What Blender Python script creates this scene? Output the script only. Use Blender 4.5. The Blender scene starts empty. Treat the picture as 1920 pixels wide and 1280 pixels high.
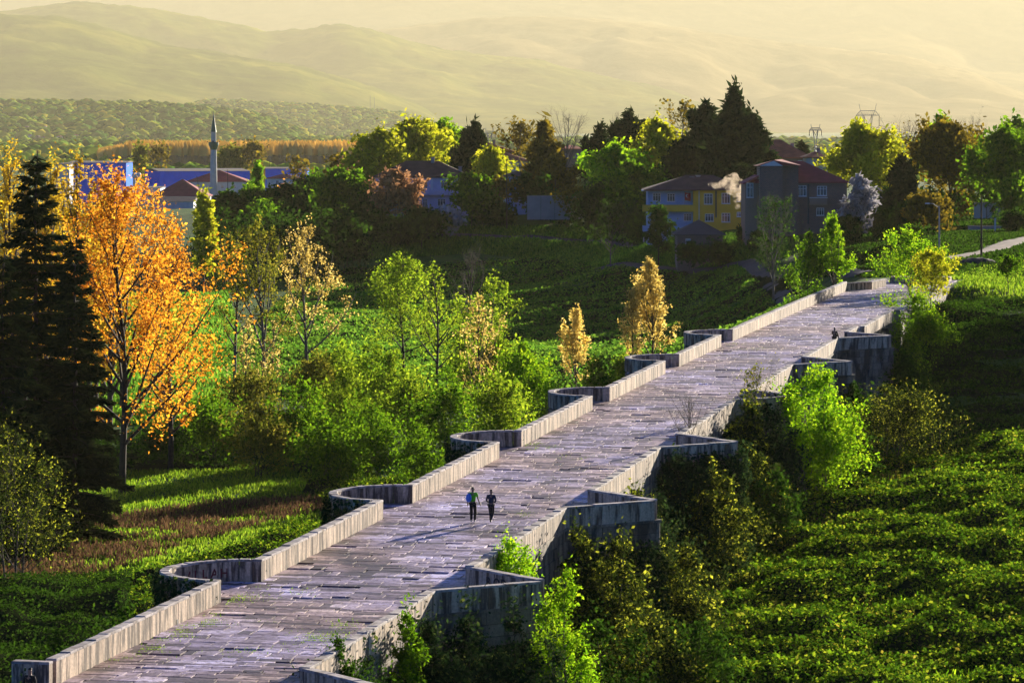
import bpy, math, random
import numpy as np
from mathutils import Vector, Matrix
from math import radians as R

# ------------------------------------------------------------------ camera, sky, sun, exposure
SC = bpy.context.scene
COL = SC.collection
CAMZ = 30.0; F = 6800.0; HOR = 240.0; CX = 960.0      # lens in pixels of the 1920 px wide picture
SUN_AZ, SUN_EL = 29.0, 12.0                            # degrees right of +Y, above the horizon
cam_d = bpy.data.cameras.new('camera'); cam = bpy.data.objects.new('camera', cam_d); COL.objects.link(cam)
cam.location = (0, 0, CAMZ); cam.rotation_euler = (R(90), 0, 0)
cam_d.sensor_width = 36; cam_d.lens = F / 1920 * 36; cam_d.shift_y = -(640 - HOR) / 1920
cam_d.clip_start = 1; cam_d.clip_end = 60000
SC.camera = cam
W = bpy.data.worlds.new('World'); SC.world = W; W.use_nodes = True
wn = W.node_tree; wn.nodes.clear()
sky = wn.nodes.new('ShaderNodeTexSky'); sky.sky_type = 'NISHITA'; sky.sun_disc = False
sky.sun_elevation = R(SUN_EL); sky.sun_rotation = R(SUN_AZ)
sky.air_density = 0.7; sky.dust_density = 0.0; sky.ozone_density = 10.0
bg = wn.nodes.new('ShaderNodeBackground'); bg.inputs['Strength'].default_value = 0.05
wo = wn.nodes.new('ShaderNodeOutputWorld')
wn.links.new(sky.outputs[0], bg.inputs[0]); wn.links.new(bg.outputs[0], wo.inputs[0])
sun_d = bpy.data.lights.new('sun', 'SUN'); sun_d.energy = 5.0; sun_d.angle = R(0.55); sun_d.color = (1.0, 0.89, 0.71)
sun = bpy.data.objects.new('sun', sun_d); COL.objects.link(sun)
_sv = Vector((math.sin(R(SUN_AZ)) * math.cos(R(SUN_EL)), math.cos(R(SUN_AZ)) * math.cos(R(SUN_EL)), math.sin(R(SUN_EL))))
sun.rotation_euler = _sv.to_track_quat('Z', 'Y').to_euler(); sun.location = (60, 300, 120)
vs = SC.view_settings; vs.view_transform = 'Standard'; vs.look = 'None'; vs.gamma = 1; vs.exposure = 1.52
try: vs.use_curve_mapping = False
except Exception: pass
cy = SC.cycles
cy.max_bounces = 5; cy.diffuse_bounces = 1; cy.glossy_bounces = 2; cy.transmission_bounces = 3
cy.volume_bounces = 0; cy.transparent_max_bounces = 6; cy.use_denoising = True
cy.caustics_reflective = False; cy.caustics_refractive = False
cy.sample_clamp_indirect = 4
HAZE_DENS = 2.1e-5

# ------------------------------------------------------------------ helpers
rng = np.random.default_rng(7); random.seed(7)
def link(o, parent=None):
    COL.objects.link(o)
    if parent is not None: o.parent = parent
    return o
def tag(o, label=None, cat=None, group=None, kind=None):
    if label: o['label'] = label
    if cat: o['category'] = cat
    if group: o['group'] = group
    if kind: o['kind'] = kind
    return o
def empty(name, loc, rz=0.0):
    o = bpy.data.objects.new(name, None); o.empty_display_size = 0.5
    COL.objects.link(o); o.location = loc; o.rotation_euler = (0, 0, rz); return o
def np_mesh(name, V, Fq, mats=None, smooth=False, mi=None):
    """V (n,3); Fq (m,4) or (m,3) arrays."""
    me = bpy.data.meshes.new(name)
    V = np.ascontiguousarray(V, dtype=np.float32); Fq = np.ascontiguousarray(Fq, dtype=np.int32)
    m, k = Fq.shape
    me.vertices.add(len(V)); me.vertices.foreach_set('co', V.ravel())
    me.loops.add(m * k); me.loops.foreach_set('vertex_index', Fq.ravel())
    me.polygons.add(m)
    me.polygons.foreach_set('loop_start', np.arange(0, m * k, k, dtype=np.int32))
    try: me.polygons.foreach_set('loop_total', np.full(m, k, dtype=np.int32))
    except Exception: pass
    if mi is not None: me.polygons.foreach_set('material_index', np.ascontiguousarray(mi, dtype=np.int32))
    me.polygons.foreach_set('use_smooth', np.full(m, smooth, dtype=bool))
    me.update(calc_edges=True)
    for mt in (mats or []): me.materials.append(mt)
    return me
class MB:
    """collects polygons, then builds ONE mesh object."""
    def __init__(s): s.v = []; s.f = []
    def add(s, vs_, fs_):
        b = len(s.v); s.v += [tuple(p) for p in vs_]; s.f += [tuple(i + b for i in f) for f in fs_]
    def box(s, x0, x1, y0, y1, z0, z1):
        s.add([(x0, y0, z0), (x1, y0, z0), (x1, y1, z0), (x0, y1, z0), (x0, y0, z1), (x1, y0, z1), (x1, y1, z1), (x0, y1, z1)],
              [(3, 2, 1, 0), (4, 5, 6, 7), (0, 1, 5, 4), (1, 2, 6, 5), (2, 3, 7, 6), (3, 0, 4, 7)])
    def tube(s, pts, rad, n=5, cap=True):
        pts = [Vector(p) for p in pts]; b = len(s.v); k = len(pts)
        if not hasattr(rad, '__len__'): rad = [rad] * k
        for i, p in enumerate(pts):
            d = (pts[min(i + 1, k - 1)] - pts[max(i - 1, 0)]).normalized()
            a = d.orthogonal().normalized() if abs(d.z) < .9 else Vector((1, 0, 0))
            a = (a - d * a.dot(d)).normalized(); c = d.cross(a)
            for j in range(n):
                t = 2 * math.pi * j / n
                s.v.append(tuple(p + (a * math.cos(t) + c * math.sin(t)) * rad[i]))
        for i in range(k - 1):
            for j in range(n):
                s.f.append((b + i * n + j, b + i * n + (j + 1) % n, b + (i + 1) * n + (j + 1) % n, b + (i + 1) * n + j))
        if cap: s.f.append(tuple(b + (k - 1) * n + j for j in range(n))); s.f.append(tuple(b + n - 1 - j for j in range(n)))
    def lathe(s, prof, n=16, c=(0, 0)):
        b = len(s.v); k = len(prof)
        for r, z in prof:
            for j in range(n):
                t = 2 * math.pi * j / n; s.v.append((c[0] + r * math.cos(t), c[1] + r * math.sin(t), z))
        for i in range(k - 1):
            for j in range(n):
                s.f.append((b + i * n + j, b + i * n + (j + 1) % n, b + (i + 1) * n + (j + 1) % n, b + (i + 1) * n + j))
    def build(s, name, mat, parent=None, smooth=False, loc=None):
        me = bpy.data.meshes.new(name); me.from_pydata(s.v, [], s.f)
        if mat: me.materials.append(mat)
        if smooth: me.polygons.foreach_set('use_smooth', [True] * len(me.polygons))
        o = bpy.data.objects.new(name, me); link(o, parent)
        if loc: o.location = loc
        return o
def smoothstep(t): t = np.clip(t, 0, 1); return t * t * (3 - 2 * t)
def _hash(ix, iy, seed):
    h = (ix.astype(np.int64) * 374761393 + iy.astype(np.int64) * 668265263 + seed * 1442695041) & 0x7fffffff
    h = (h ^ (h >> 13)) * 1274126177 & 0x7fffffff
    h = (h ^ (h >> 16)) & 0x7fffffff
    return h / float(0x7fffffff)
def vnoise(x, y, seed=0):
    x = np.asarray(x, dtype=float); y = np.asarray(y, dtype=float)
    ix = np.floor(x); iy = np.floor(y); fx = x - ix; fy = y - iy
    fx = fx * fx * (3 - 2 * fx); fy = fy * fy * (3 - 2 * fy); ix = ix.astype(np.int64); iy = iy.astype(np.int64)
    a = _hash(ix, iy, seed); b = _hash(ix + 1, iy, seed); c = _hash(ix, iy + 1, seed); d = _hash(ix + 1, iy + 1, seed)
    return (a * (1 - fx) + b * fx) * (1 - fy) + (c * (1 - fx) + d * fx) * fy
def fbm(x, y, seed=0, o=4):
    s = 0; a = .5; n = 0
    for i in range(o): s = s + a * vnoise(x * 2 ** i, y * 2 ** i, seed + i * 17); n += a; a *= .5
    return s / n
def PX(px, Y): return (px - CX) / F * Y
def PZ(py, Y): return CAMZ - (py - HOR) / F * Y
def to_px(X, Y, Z): return CX + X * F / Y, HOR + (CAMZ - Z) * F / Y
def in_poly(px, py, poly):
    inside = np.zeros(px.shape, bool); n = len(poly)
    for i in range(n):
        x1, y1 = poly[i]; x2, y2 = poly[(i + 1) % n]
        if y1 == y2: continue
        c = ((y1 > py) != (y2 > py)) & (px < (x2 - x1) * (py - y1) / (y2 - y1) + x1)
        inside ^= c
    return inside

# ------------------------------------------------------------------ materials
def nt(name):
    m = bpy.data.materials.new(name); m.use_nodes = True; t = m.node_tree; t.nodes.clear()
    o = t.nodes.new('ShaderNodeOutputMaterial'); return m, t, o
def N(t, typ, **kw):
    n = t.nodes.new(typ)
    for k, v in kw.items():
        if k.startswith('i_'): n.inputs[k[2:].replace('_', ' ')].default_value = v
        else: setattr(n, k, v)
    return n
def rgba(c): return (c[0], c[1], c[2], 1)
def ramp(t, stops):
    n = t.nodes.new('ShaderNodeValToRGB'); e = n.color_ramp.elements
    while len(e) < len(stops): e.new(0.5)
    for i, (p, c) in enumerate(stops): e[i].position = p; e[i].color = rgba(c)
    return n
def piece_random(t):
    """random number that differs per object and per loose piece of a joined mesh"""
    g = N(t, 'ShaderNodeNewGeometry'); oi = N(t, 'ShaderNodeObjectInfo')
    a = N(t, 'ShaderNodeMath', operation='ADD'); t.links.new(g.outputs['Random Per Island'], a.inputs[0]); t.links.new(oi.outputs['Random'], a.inputs[1])
    f = N(t, 'ShaderNodeMath', operation='FRACT'); t.links.new(a.outputs[0], f.inputs[0]); return f.outputs[0]
def M_leaf(name, stops, trans=0.5, patch=0.25, tmul=1.35, gloss=0.0):
    m, t, o = nt(name)
    r = ramp(t, stops); t.links.new(piece_random(t), r.inputs[0])
    tc = N(t, 'ShaderNodeNewGeometry'); no = N(t, 'ShaderNodeTexNoise', i_Scale=patch, i_Detail=2.0)
    t.links.new(tc.outputs['Position'], no.inputs['Vector'])
    mr = N(t, 'ShaderNodeMapRange', i_From_Min=.3, i_From_Max=.7, i_To_Min=.72, i_To_Max=1.25); t.links.new(no.outputs['Fac'], mr.inputs['Value'])
    mx = N(t, 'ShaderNodeVectorMath', operation='SCALE'); t.links.new(r.outputs[0], mx.inputs[0]); t.links.new(mr.outputs[0], mx.inputs['Scale'])
    d = N(t, 'ShaderNodeBsdfDiffuse'); tr = N(t, 'ShaderNodeBsdfTranslucent')
    t2 = N(t, 'ShaderNodeVectorMath', operation='SCALE'); t2.inputs['Scale'].default_value = tmul
    t.links.new(mx.outputs[0], t2.inputs[0]); t.links.new(mx.outputs[0], d.inputs[0]); t.links.new(t2.outputs[0], tr.inputs[0])
    ms = N(t, 'ShaderNodeMixShader'); ms.inputs[0].default_value = trans
    t.links.new(d.outputs[0], ms.inputs[1]); t.links.new(tr.outputs[0], ms.inputs[2])
    t.links.new(ms.outputs[0], o.inputs[0]); return m
def M_plain(name, c, rough=.7, noise=0.0, nscale=3.0, c2=None, bump=0.0, bscale=20.0, metal=0.0, pieces=0.0, spec=0.3):
    m, t, o = nt(name); p = N(t, 'ShaderNodeBsdfPrincipled'); p.inputs['Roughness'].default_value = rough
    p.inputs['Metallic'].default_value = metal; p.inputs['Specular IOR Level'].default_value = spec
    t.links.new(p.outputs[0], o.inputs[0])
    g = N(t, 'ShaderNodeNewGeometry')
    if c2 is None: c2 = tuple(x * (1 - noise) for x in c)
    n = N(t, 'ShaderNodeTexNoise', i_Scale=nscale, i_Detail=5.0); t.links.new(g.outputs['Position'], n.inputs['Vector'])
    r = ramp(t, [(.35, c), (.65, c2)]); t.links.new(n.outputs['Fac'], r.inputs[0]); out = r.outputs[0]
    if pieces:
        mr = N(t, 'ShaderNodeMapRange', i_To_Min=1 - pieces, i_To_Max=1 + pieces); t.links.new(piece_random(t), mr.inputs['Value'])
        s = N(t, 'ShaderNodeVectorMath', operation='SCALE'); t.links.new(out, s.inputs[0]); t.links.new(mr.outputs[0], s.inputs['Scale']); out = s.outputs[0]
    t.links.new(out, p.inputs['Base Color'])
    if bump:
        n2 = N(t, 'ShaderNodeTexNoise', i_Scale=bscale, i_Detail=4.0); t.links.new(g.outputs['Position'], n2.inputs['Vector'])
        b = N(t, 'ShaderNodeBump', i_Strength=bump, i_Distance=.05); t.links.new(n2.outputs['Fac'], b.inputs['Height']); t.links.new(b.outputs[0], p.inputs['Normal'])
    return m
def M_paving():
    m, t, o = nt('worn_paving_stone'); p = N(t, 'ShaderNodeBsdfPrincipled'); t.links.new(p.outputs[0], o.inputs[0])
    g = N(t, 'ShaderNodeNewGeometry')
    r = ramp(t, [(0, (.10, .08, .085)), (.22, (.22, .18, .20)), (.45, (.42, .36, .40)), (.8, (.58, .52, .58)), (1, (.80, .76, .82))])
    t.links.new(piece_random(t), r.inputs[0])
    n = N(t, 'ShaderNodeTexNoise', i_Scale=.22, i_Detail=6.0, i_Roughness=.7, i_Distortion=.6); t.links.new(g.outputs['Position'], n.inputs['Vector'])
    r2 = ramp(t, [(.36, (.34, .27, .25)), (.47, (.85, .76, .72)), (.60, (1.25, 1.2, 1.24))]); t.links.new(n.outputs['Fac'], r2.inputs[0])
    mx = N(t, 'ShaderNodeVectorMath', operation='MULTIPLY'); t.links.new(r.outputs[0], mx.inputs[0]); t.links.new(r2.outputs[0], mx.inputs[1])
    n3 = N(t, 'ShaderNodeTexNoise', i_Scale=3.5, i_Detail=6.0, i_Roughness=.7); t.links.new(g.outputs['Position'], n3.inputs['Vector'])
    r3 = ramp(t, [(.38, (.40, .35, .34)), (.54, (1.08, 1.06, 1.08))]); t.links.new(n3.outputs['Fac'], r3.inputs[0])
    m2 = N(t, 'ShaderNodeVectorMath', operation='MULTIPLY'); n5 = N(t, 'ShaderNodeTexNoise', i_Scale=.11, i_Detail=3.0); t.links.new(g.outputs['Position'], n5.inputs['Vector']); r5 = ramp(t, [(.42, (1.12, 1.0, .84)), (.58, (.93, .94, 1.12))]); t.links.new(n5.outputs['Fac'], r5.inputs[0])
    m5 = N(t, 'ShaderNodeVectorMath', operation='MULTIPLY'); t.links.new(mx.outputs[0], m5.inputs[0]); t.links.new(r5.outputs[0], m5.inputs[1]); mx = m5
    t.links.new(mx.outputs[0], m2.inputs[0]); t.links.new(r3.outputs[0], m2.inputs[1])
    t.links.new(m2.outputs[0], p.inputs['Base Color']); p.inputs['Roughness'].default_value = .52; p.inputs['Specular IOR Level'].default_value = .5
    b = N(t, 'ShaderNodeBump', i_Strength=.5, i_Distance=.04); t.links.new(n3.outputs['Fac'], b.inputs['Height']); t.links.new(b.outputs[0], p.inputs['Normal'])
    return m
def M_stain(name, light, dark, streak=3.0, pieces=.25, brown=(.16, .10, .06)):
    """weathered stone with streaks that run down the face"""
    m, t, o = nt(name); p = N(t, 'ShaderNodeBsdfPrincipled'); t.links.new(p.outputs[0], o.inputs[0]); p.inputs['Roughness'].default_value = .85
    g = N(t, 'ShaderNodeNewGeometry'); mp = N(t, 'ShaderNodeMapping'); mp.inputs['Scale'].default_value = (streak, streak, .35)
    t.links.new(g.outputs['Position'], mp.inputs['Vector'])
    n = N(t, 'ShaderNodeTexNoise', i_Scale=1.0, i_Detail=5.0, i_Roughness=.65); t.links.new(mp.outputs[0], n.inputs['Vector'])
    r = ramp(t, [(.30, brown), (.43, dark), (.54, light), (.75, tuple(min(1, x * 1.25) for x in light))]); t.links.new(n.outputs['Fac'], r.inputs[0])
    n2 = N(t, 'ShaderNodeTexNoise', i_Scale=9.0, i_Detail=5.0); t.links.new(g.outputs['Position'], n2.inputs['Vector'])
    mr = N(t, 'ShaderNodeMapRange', i_From_Min=.3, i_From_Max=.7, i_To_Min=.7, i_To_Max=1.15); t.links.new(n2.outputs['Fac'], mr.inputs['Value'])
    s = N(t, 'ShaderNodeVectorMath', operation='SCALE'); t.links.new(r.outputs[0], s.inputs[0]); t.links.new(mr.outputs[0], s.inputs['Scale'])
    m3 = N(t, 'ShaderNodeMapRange', i_To_Min=1 - pieces, i_To_Max=1 + pieces); t.links.new(piece_random(t), m3.inputs['Value'])
    s2 = N(t, 'ShaderNodeVectorMath', operation='SCALE'); t.links.new(s.outputs[0], s2.inputs[0]); t.links.new(m3.outputs[0], s2.inputs['Scale'])
    t.links.new(s2.outputs[0], p.inputs['Base Color'])
    b = N(t, 'ShaderNodeBump', i_Strength=.5, i_Distance=.03); t.links.new(n2.outputs['Fac'], b.inputs['Height']); t.links.new(b.outputs[0], p.inputs['Normal'])
    return m
MAT = {}
MAT['paving'] = M_paving()
MAT['parapet'] = M_stain('weathered_parapet_stone', (.52, .395, .29), (.075, .055, .048), 3.2, .22)
MAT['masonry'] = M_stain('old_ashlar_stone', (.22, .18, .14), (.05, .042, .036), 1.2, .3, (.10, .075, .05))
MAT['mortar'] = M_plain('dark_mortar', (.09, .075, .065), .95, .5, 2.0)
MAT['bark'] = M_plain('rough_bark', (.085, .065, .05), .9, .5, 6.0)
MAT['bark_pale'] = M_plain('pale_grey_bark', (.17, .15, .125), .9, .5, 4.0)
MAT['bark_dark'] = M_plain('dark_bark', (.045, .035, .028), .9, .5, 4.0)
# ------------------------------------------------------------------ terrain
TH = math.atan(0.2118); ST, CT = math.sin(TH), math.cos(TH)
def br_world(w, s): return (-44.77 + s * ST + w * CT, s * CT - w * ST)
def br_local(X, Y): return ((X + 44.77) * CT - Y * ST, (X + 44.77) * ST + Y * CT)   # (w, s)
_dy = np.array([110, 132, 159.4, 186.7, 214, 241.3, 268.6, 296, 340, 372, 399, 420.]) / CT
_dz = np.array([9.45, 9.65, 9.95, 10.68, 11.32, 11.83, 12.2, 12.45, 12.95, 13.25, 13.4, 13.5])
_dp = np.polyfit((_dy - 270) / 150, _dz, 4)
def deck_z(s): return np.polyval(_dp, (np.asarray(s, dtype=float) - 270) / 150)
_ctl = []
def cp(px, Y, z): _ctl.append((PX(px, Y), Y, z))
for X_, Y_, z_ in [(-80, 60, 0), (0, 60, 0), (80, 60, 2), (-30, 130, 0), (-60, 200, 0), (-15, 200, .2), (30, 130, 2), (-80, 300, 0), (-35, 300, 0), (-10, 280, .2), (5, 330, .2)]:
    _ctl.append((X_, Y_, z_))
for a in [(0, 420, .3), (400, 420, .3), (800, 400, .1), (1100, 400, 0.), (0, 560, .8), (350, 600, 1.0),
          (700, 480, .2), (700, 560, .4), (700, 680, 1.0), (700, 720, 4.6), (700, 745, 8.3), (700, 765, 11.4), (700, 820, 12),
          (1000, 480, .3), (1000, 560, .5), (1000, 650, 1.6), (1000, 690, 3.9), (1000, 712, 7.0), (1000, 740, 11), (1000, 800, 12.5),
          (1300, 400, .0), (1300, 490, .4), (1300, 540, 1.6), (1300, 580, 3.8), (1300, 600, 6.2), (1300, 615, 9.2), (1300, 640, 11.6), (1300, 720, 12.8),
          (1440, 400, 3.5), (1440, 470, 4.5), (1440, 520, 7), (1440, 560, 9.5), (1440, 600, 12), (1500, 380, 7.5), (1500, 330, 4.5), (1450, 330, 2.5),
          (1640, 405, 13.35), (1600, 450, 13.3), (1600, 520, 13.2), (1600, 610, 13.2), (1720, 405, 13.3), (1720, 360, 11.8),
          (1850, 470, 13.6), (1800, 400, 12.4), (1950, 400, 12.6), (2100, 450, 13.5), (1900, 560, 13.6), (1850, 640, 13.8), (2200, 600, 15), (1850, 700, 14), (1600, 720, 14),
          (1700, 330, 10.2), (1750, 300, 8.6), (1850, 275, 7.4), (1950, 300, 8.2), (2100, 330, 9.5), (1650, 250, 6.5), (1900, 230, 6.0), (1700, 205, 5.0), (1900, 180, 4.2),
          (1400, 180, 3.6), (1500, 230, 5.2), (2300, 220, 6), (2200, 170, 4), (1400, 140, 3),
          (400, 760, 2.0), (500, 860, 2.5), (560, 760, 6), (250, 900, 1.5), (300, 1300, 2), (0, 1000, .5), (0, 1500, 0), (600, 1500, 2), (600, 1000, 9), (1000, 1100, 10), (1500, 1000, 13), (2000, 1000, 15), (-400, 1500, 0),
          (1000, 1600, 3), (1800, 1600, 4), (1000, 2200, 0), (0, 2200, 0), (2200, 2200, 0)]:
    cp(*a)
_C = np.array(_ctl); _C[:, 1] = _C[:, 1]
def _wy(Y): return np.where(Y > 400, 400 + (Y - 400) * .55, Y)
_P = np.stack([_C[:, 0], _wy(_C[:, 1])], 1)
_D = np.sqrt(((_P[:, None] - _P[None]) ** 2).sum(-1)) + 0.0
_A = np.zeros((len(_P) + 1, len(_P) + 1)); _A[:-1, :-1] = _D - 1.5 * np.eye(len(_P)); _A[-1, :-1] = 1; _A[:-1, -1] = 1
_Wt = np.linalg.solve(_A, np.append(_C[:, 2], 0.0))
def terrain_base(X, Y):
    X = np.asarray(X, float); Y = np.asarray(Y, float); shp = np.broadcast(X, Y).shape
    x = np.broadcast_to(X, shp).ravel(); y = np.broadcast_to(Y, shp).ravel(); out = np.empty(x.size)
    for a in range(0, x.size, 40000):
        q = np.stack([x[a:a + 40000], _wy(y[a:a + 40000])], 1)
        d = np.sqrt(((q[:, None] - _P[None]) ** 2).sum(-1)); out[a:a + 40000] = d @ _Wt[:-1] + _Wt[-1]
    f = smoothstep((y - 1900) / 600); out = out * (1 - f)
    return np.clip(out, -1, 17).reshape(shp)
def terrain(X, Y):
    X = np.asarray(X, float); Y = np.asarray(Y, float)
    z = terrain_base(X, Y)
    z = z + (fbm(X / 14, Y / 14, 3) - .5) * 1.1 * smoothstep((2500 - Y) / 500) + (fbm(X / 3.1, Y / 3.1, 9, 3) - .5) * .35 * smoothstep((900 - Y) / 300)
    # stay clear of the bridge landing
    w, s = br_local(X, Y)
    f = smoothstep((s - 385) / 12) * smoothstep((440 - s) / 12) * smoothstep((w + 8) / 8) * smoothstep((20 - w) / 8)
    return z * (1 - f) + (deck_z(410) - .12) * f
def tz(X, Y): return float(terrain(np.array([X]), np.array([Y]))[0])

def M_ground():
    m, t, o = nt('meadow_earth'); p = N(t, 'ShaderNodeBsdfPrincipled'); t.links.new(p.outputs[0], o.inputs[0]); p.inputs['Roughness'].default_value = .95; p.inputs['Specular IOR Level'].default_value = .1
    g = N(t, 'ShaderNodeNewGeometry')
    n = N(t, 'ShaderNodeTexNoise', i_Scale=.06, i_Detail=6.0, i_Roughness=.6); t.links.new(g.outputs['Position'], n.inputs['Vector'])
    r = ramp(t, [(.32, (.04, .08, .010)), (.45, (.035, .10, .010)), (.58, (.05, .14, .012)), (.70, (.07, .11, .015))]); t.links.new(n.outputs['Fac'], r.inputs[0])
    n2 = N(t, 'ShaderNodeTexNoise', i_Scale=1.3, i_Detail=6.0, i_Roughness=.7); t.links.new(g.outputs['Position'], n2.inputs['Vector'])
    mr = N(t, 'ShaderNodeMapRange', i_From_Min=.3, i_From_Max=.7, i_To_Min=.55, i_To_Max=1.3); t.links.new(n2.outputs['Fac'], mr.inputs['Value'])
    s = N(t, 'ShaderNodeVectorMath', operation='SCALE'); t.links.new(r.outputs[0], s.inputs[0]); t.links.new(mr.outputs[0], s.inputs['Scale'])
    t.links.new(s.outputs[0], p.inputs['Base Color'])
    b = N(t, 'ShaderNodeBump', i_Strength=.8, i_Distance=.3); t.links.new(n2.outputs['Fac'], b.inputs['Height']); t.links.new(b.outputs[0], p.inputs['Normal'])
    return m
MAT['ground'] = M_ground()
def grid_faces(nr, nc):
    i = np.arange(nr * nc).reshape(nr, nc)
    return np.stack([i[:-1, :-1], i[:-1, 1:], i[1:, 1:], i[1:, :-1]], -1).reshape(-1, 4)
rows = np.concatenate([np.arange(-120, 60, 30), np.arange(60, 760, 2.0), np.geomspace(760, 42000, 130)])
cols = np.linspace(-.34, .34, 240)
YY = np.repeat(rows[:, None], len(cols), 1); XX = cols[None] * (YY + 210)
ZZ = terrain(XX, np.maximum(YY, 1))
ground = bpy.data.objects.new('ground', np_mesh('ground', np.stack([XX, YY, ZZ], -1).reshape(-1, 3), grid_faces(*XX.shape), [MAT['ground']], True))
link(ground); tag(ground, kind='structure')
ROADS = []
def strip(name, pts, width, mat, lift=.06, kind='structure'):
    """a way that follows the terrain; pts = (px, Y)"""
    P_ = np.array([(PX(a, b), b) for a, b in pts]); ROADS.append((P_, width)); seg = np.r_[0, np.cumsum(np.hypot(*np.diff(P_, axis=0).T))]
    tt = np.linspace(0, seg[-1], max(8, int(seg[-1] / 1.5))); x = np.interp(tt, seg, P_[:, 0]); y = np.interp(tt, seg, P_[:, 1])
    dx = np.gradient(x); dy = np.gradient(y); l = np.hypot(dx, dy); nx, ny = -dy / l, dx / l
    us = np.linspace(-.5, .5, 7); wv = width * (1 + .25 * (fbm(tt / 6, tt * 0, 5) - .5))
    X = x[:, None] + nx[:, None] * us[None] * wv[:, None]; Y = y[:, None] + ny[:, None] * us[None] * wv[:, None]
    Z = terrain(X, Y) + lift + .10 * (1 - (2 * us[None]) ** 2)
    Z[:, 0] -= .2; Z[:, -1] -= .2
    o = bpy.data.objects.new(name, np_mesh(name, np.stack([X, Y, Z], -1).reshape(-1, 3), grid_faces(*X.shape), [mat], True))
    link(o); tag(o, kind=kind); return o
MAT['dirt'] = M_plain('packed_dirt', (.26, .20, .165), .95, .35, .8, bump=.5, bscale=4)
MAT['dark_dirt'] = M_plain('dark_track', (.075, .065, .07), .9, .4, .8, bump=.4, bscale=4)  # darker, greyer dirt for the path, lane and mound
strip('dirt_road', [(1740, 452), (1800, 462), (1850, 478), (1895, 500), (1960, 520)], 5.0, MAT['dirt'])
strip('path', [(1620, 440), (1500, 470), (1400, 585), (1250, 605), (1130, 640)], 3.0, MAT['dark_dirt'])
strip('lane', [(780, 738), (870, 733), (1000, 722), (1130, 700), (1210, 660)], 3.0, MAT['dark_dirt'])

# ------------------------------------------------------------------ hills and mountains
def ridge(name, crest, Yc, front, back, zfoot, mat, seed, amp=.16, nx=220, ny=60, wob=0.0):
    cx = np.array([c[0] for c in crest], float); cyy = np.array([c[1] for c in crest], float)
    px = np.linspace(cx[0], cx[-1], nx); X = PX(px, Yc); top = PZ(np.interp(px, cx, cyy), Yc)
    k = np.hanning(9); k /= k.sum(); top = np.convolve(np.pad(top, 4, 'edge'), k, 'valid')
    v = np.concatenate([np.linspace(0, 1, ny), 1 + np.linspace(.03, 1, 12)])
    Yv = np.where(v <= 1, Yc - front * (1 - v), Yc + back * (v - 1))
    prof = np.where(v <= 1, np.sin(np.clip(v, 0, 1) * math.pi / 2) ** 1.25, np.cos(np.clip(v - 1, 0, 1) * math.pi / 2))
    Xg = np.repeat(X[None], len(v), 0) * (Yv[:, None] / Yc) ** .5; Yg = np.repeat(Yv[:, None], nx, 1)
    h = np.maximum(top - zfoot, 0)[None] * prof[:, None]
    sc = max(h.max(), 1)
    # gullies that run down the slope
    g = np.abs(vnoise(Xg / (sc * 1.4) + .5 * vnoise(Xg / sc, Yg / sc, seed), Yg / (sc * 4), seed) - .5) * 2
    g2 = np.abs(vnoise(Xg / (sc * .5) + .4 * vnoise(Xg / sc * 3, Yg / sc * 3, seed + 2), Yg / (sc * 1.2), seed + 5) - .5) * 2
    env = (prof * (1 - prof))[:, None] * 4
    h = h * (1 - amp * env * (1 - g) - amp * .6 * env * (1 - g2)) + (fbm(Xg / (sc * .12), Yg / (sc * .12), seed + 9, 4) - .5) * sc * .06 * prof[:, None]
    Z = zfoot - 2 + h
    o = bpy.data.objects.new(name, np_mesh(name, np.stack([Xg, Yg, Z], -1).reshape(-1, 3), grid_faces(*Xg.shape), [mat], True))
    link(o); tag(o, kind='structure'); return Xg, Yg, Z, v
def M_hill(name, c1, c2, c3, sc):
    m, t, o = nt(name); p = N(t, 'ShaderNodeBsdfPrincipled'); t.links.new(p.outputs[0], o.inputs[0]); p.inputs['Roughness'].default_value = 1; p.inputs['Specular IOR Level'].default_value = 0
    g = N(t, 'ShaderNodeNewGeometry'); n = N(t, 'ShaderNodeTexNoise', i_Scale=sc, i_Detail=9.0, i_Roughness=.65); t.links.new(g.outputs['Position'], n.inputs['Vector'])
    r = ramp(t, [(.36, c1), (.5, c2), (.66, c3)]); t.links.new(n.outputs['Fac'], r.inputs[0]); t.links.new(r.outputs[0], p.inputs['Base Color'])
    n2 = N(t, 'ShaderNodeTexNoise', i_Scale=sc * 9, i_Detail=6.0, i_Roughness=.7); t.links.new(g.outputs['Position'], n2.inputs['Vector'])
    b = N(t, 'ShaderNodeBump', i_Strength=1.0, i_Distance=.35 / sc * .03); t.links.new(n2.outputs['Fac'], b.inputs['Height']); t.links.new(b.outputs[0], p.inputs['Normal'])
    return m
MAT['hill'] = M_hill('wooded_hill', (.05, .09, .02), (.09, .13, .03), (.16, .17, .05), .004)
MAT['mountain'] = M_hill('forested_mountain', (.03, .06, .008), (.10, .13, .015), (.25, .25, .035), .0013)
MAT['mountain_dry'] = M_hill('dry_mountain', (.14, .11, .06), (.24, .18, .09), (.36, .28, .14), .0009)
HA = ridge('wooded_hill', [(-700, 230), (-300, 205), (0, 196), (100, 194), (250, 197), (400, 206), (480, 219), (540, 238), (590, 262), (640, 292)], 9000, 2300, 1200, 0, MAT['hill'], 11, .14)
HB = ridge('low_hill', [(280, 262), (330, 208), (400, 190), (480, 195), (600, 201), (700, 209), (760, 216), (820, 240), (890, 275), (960, 300)], 13500, 2800, 1500, 0, MAT['hill'], 23, .14)
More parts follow.
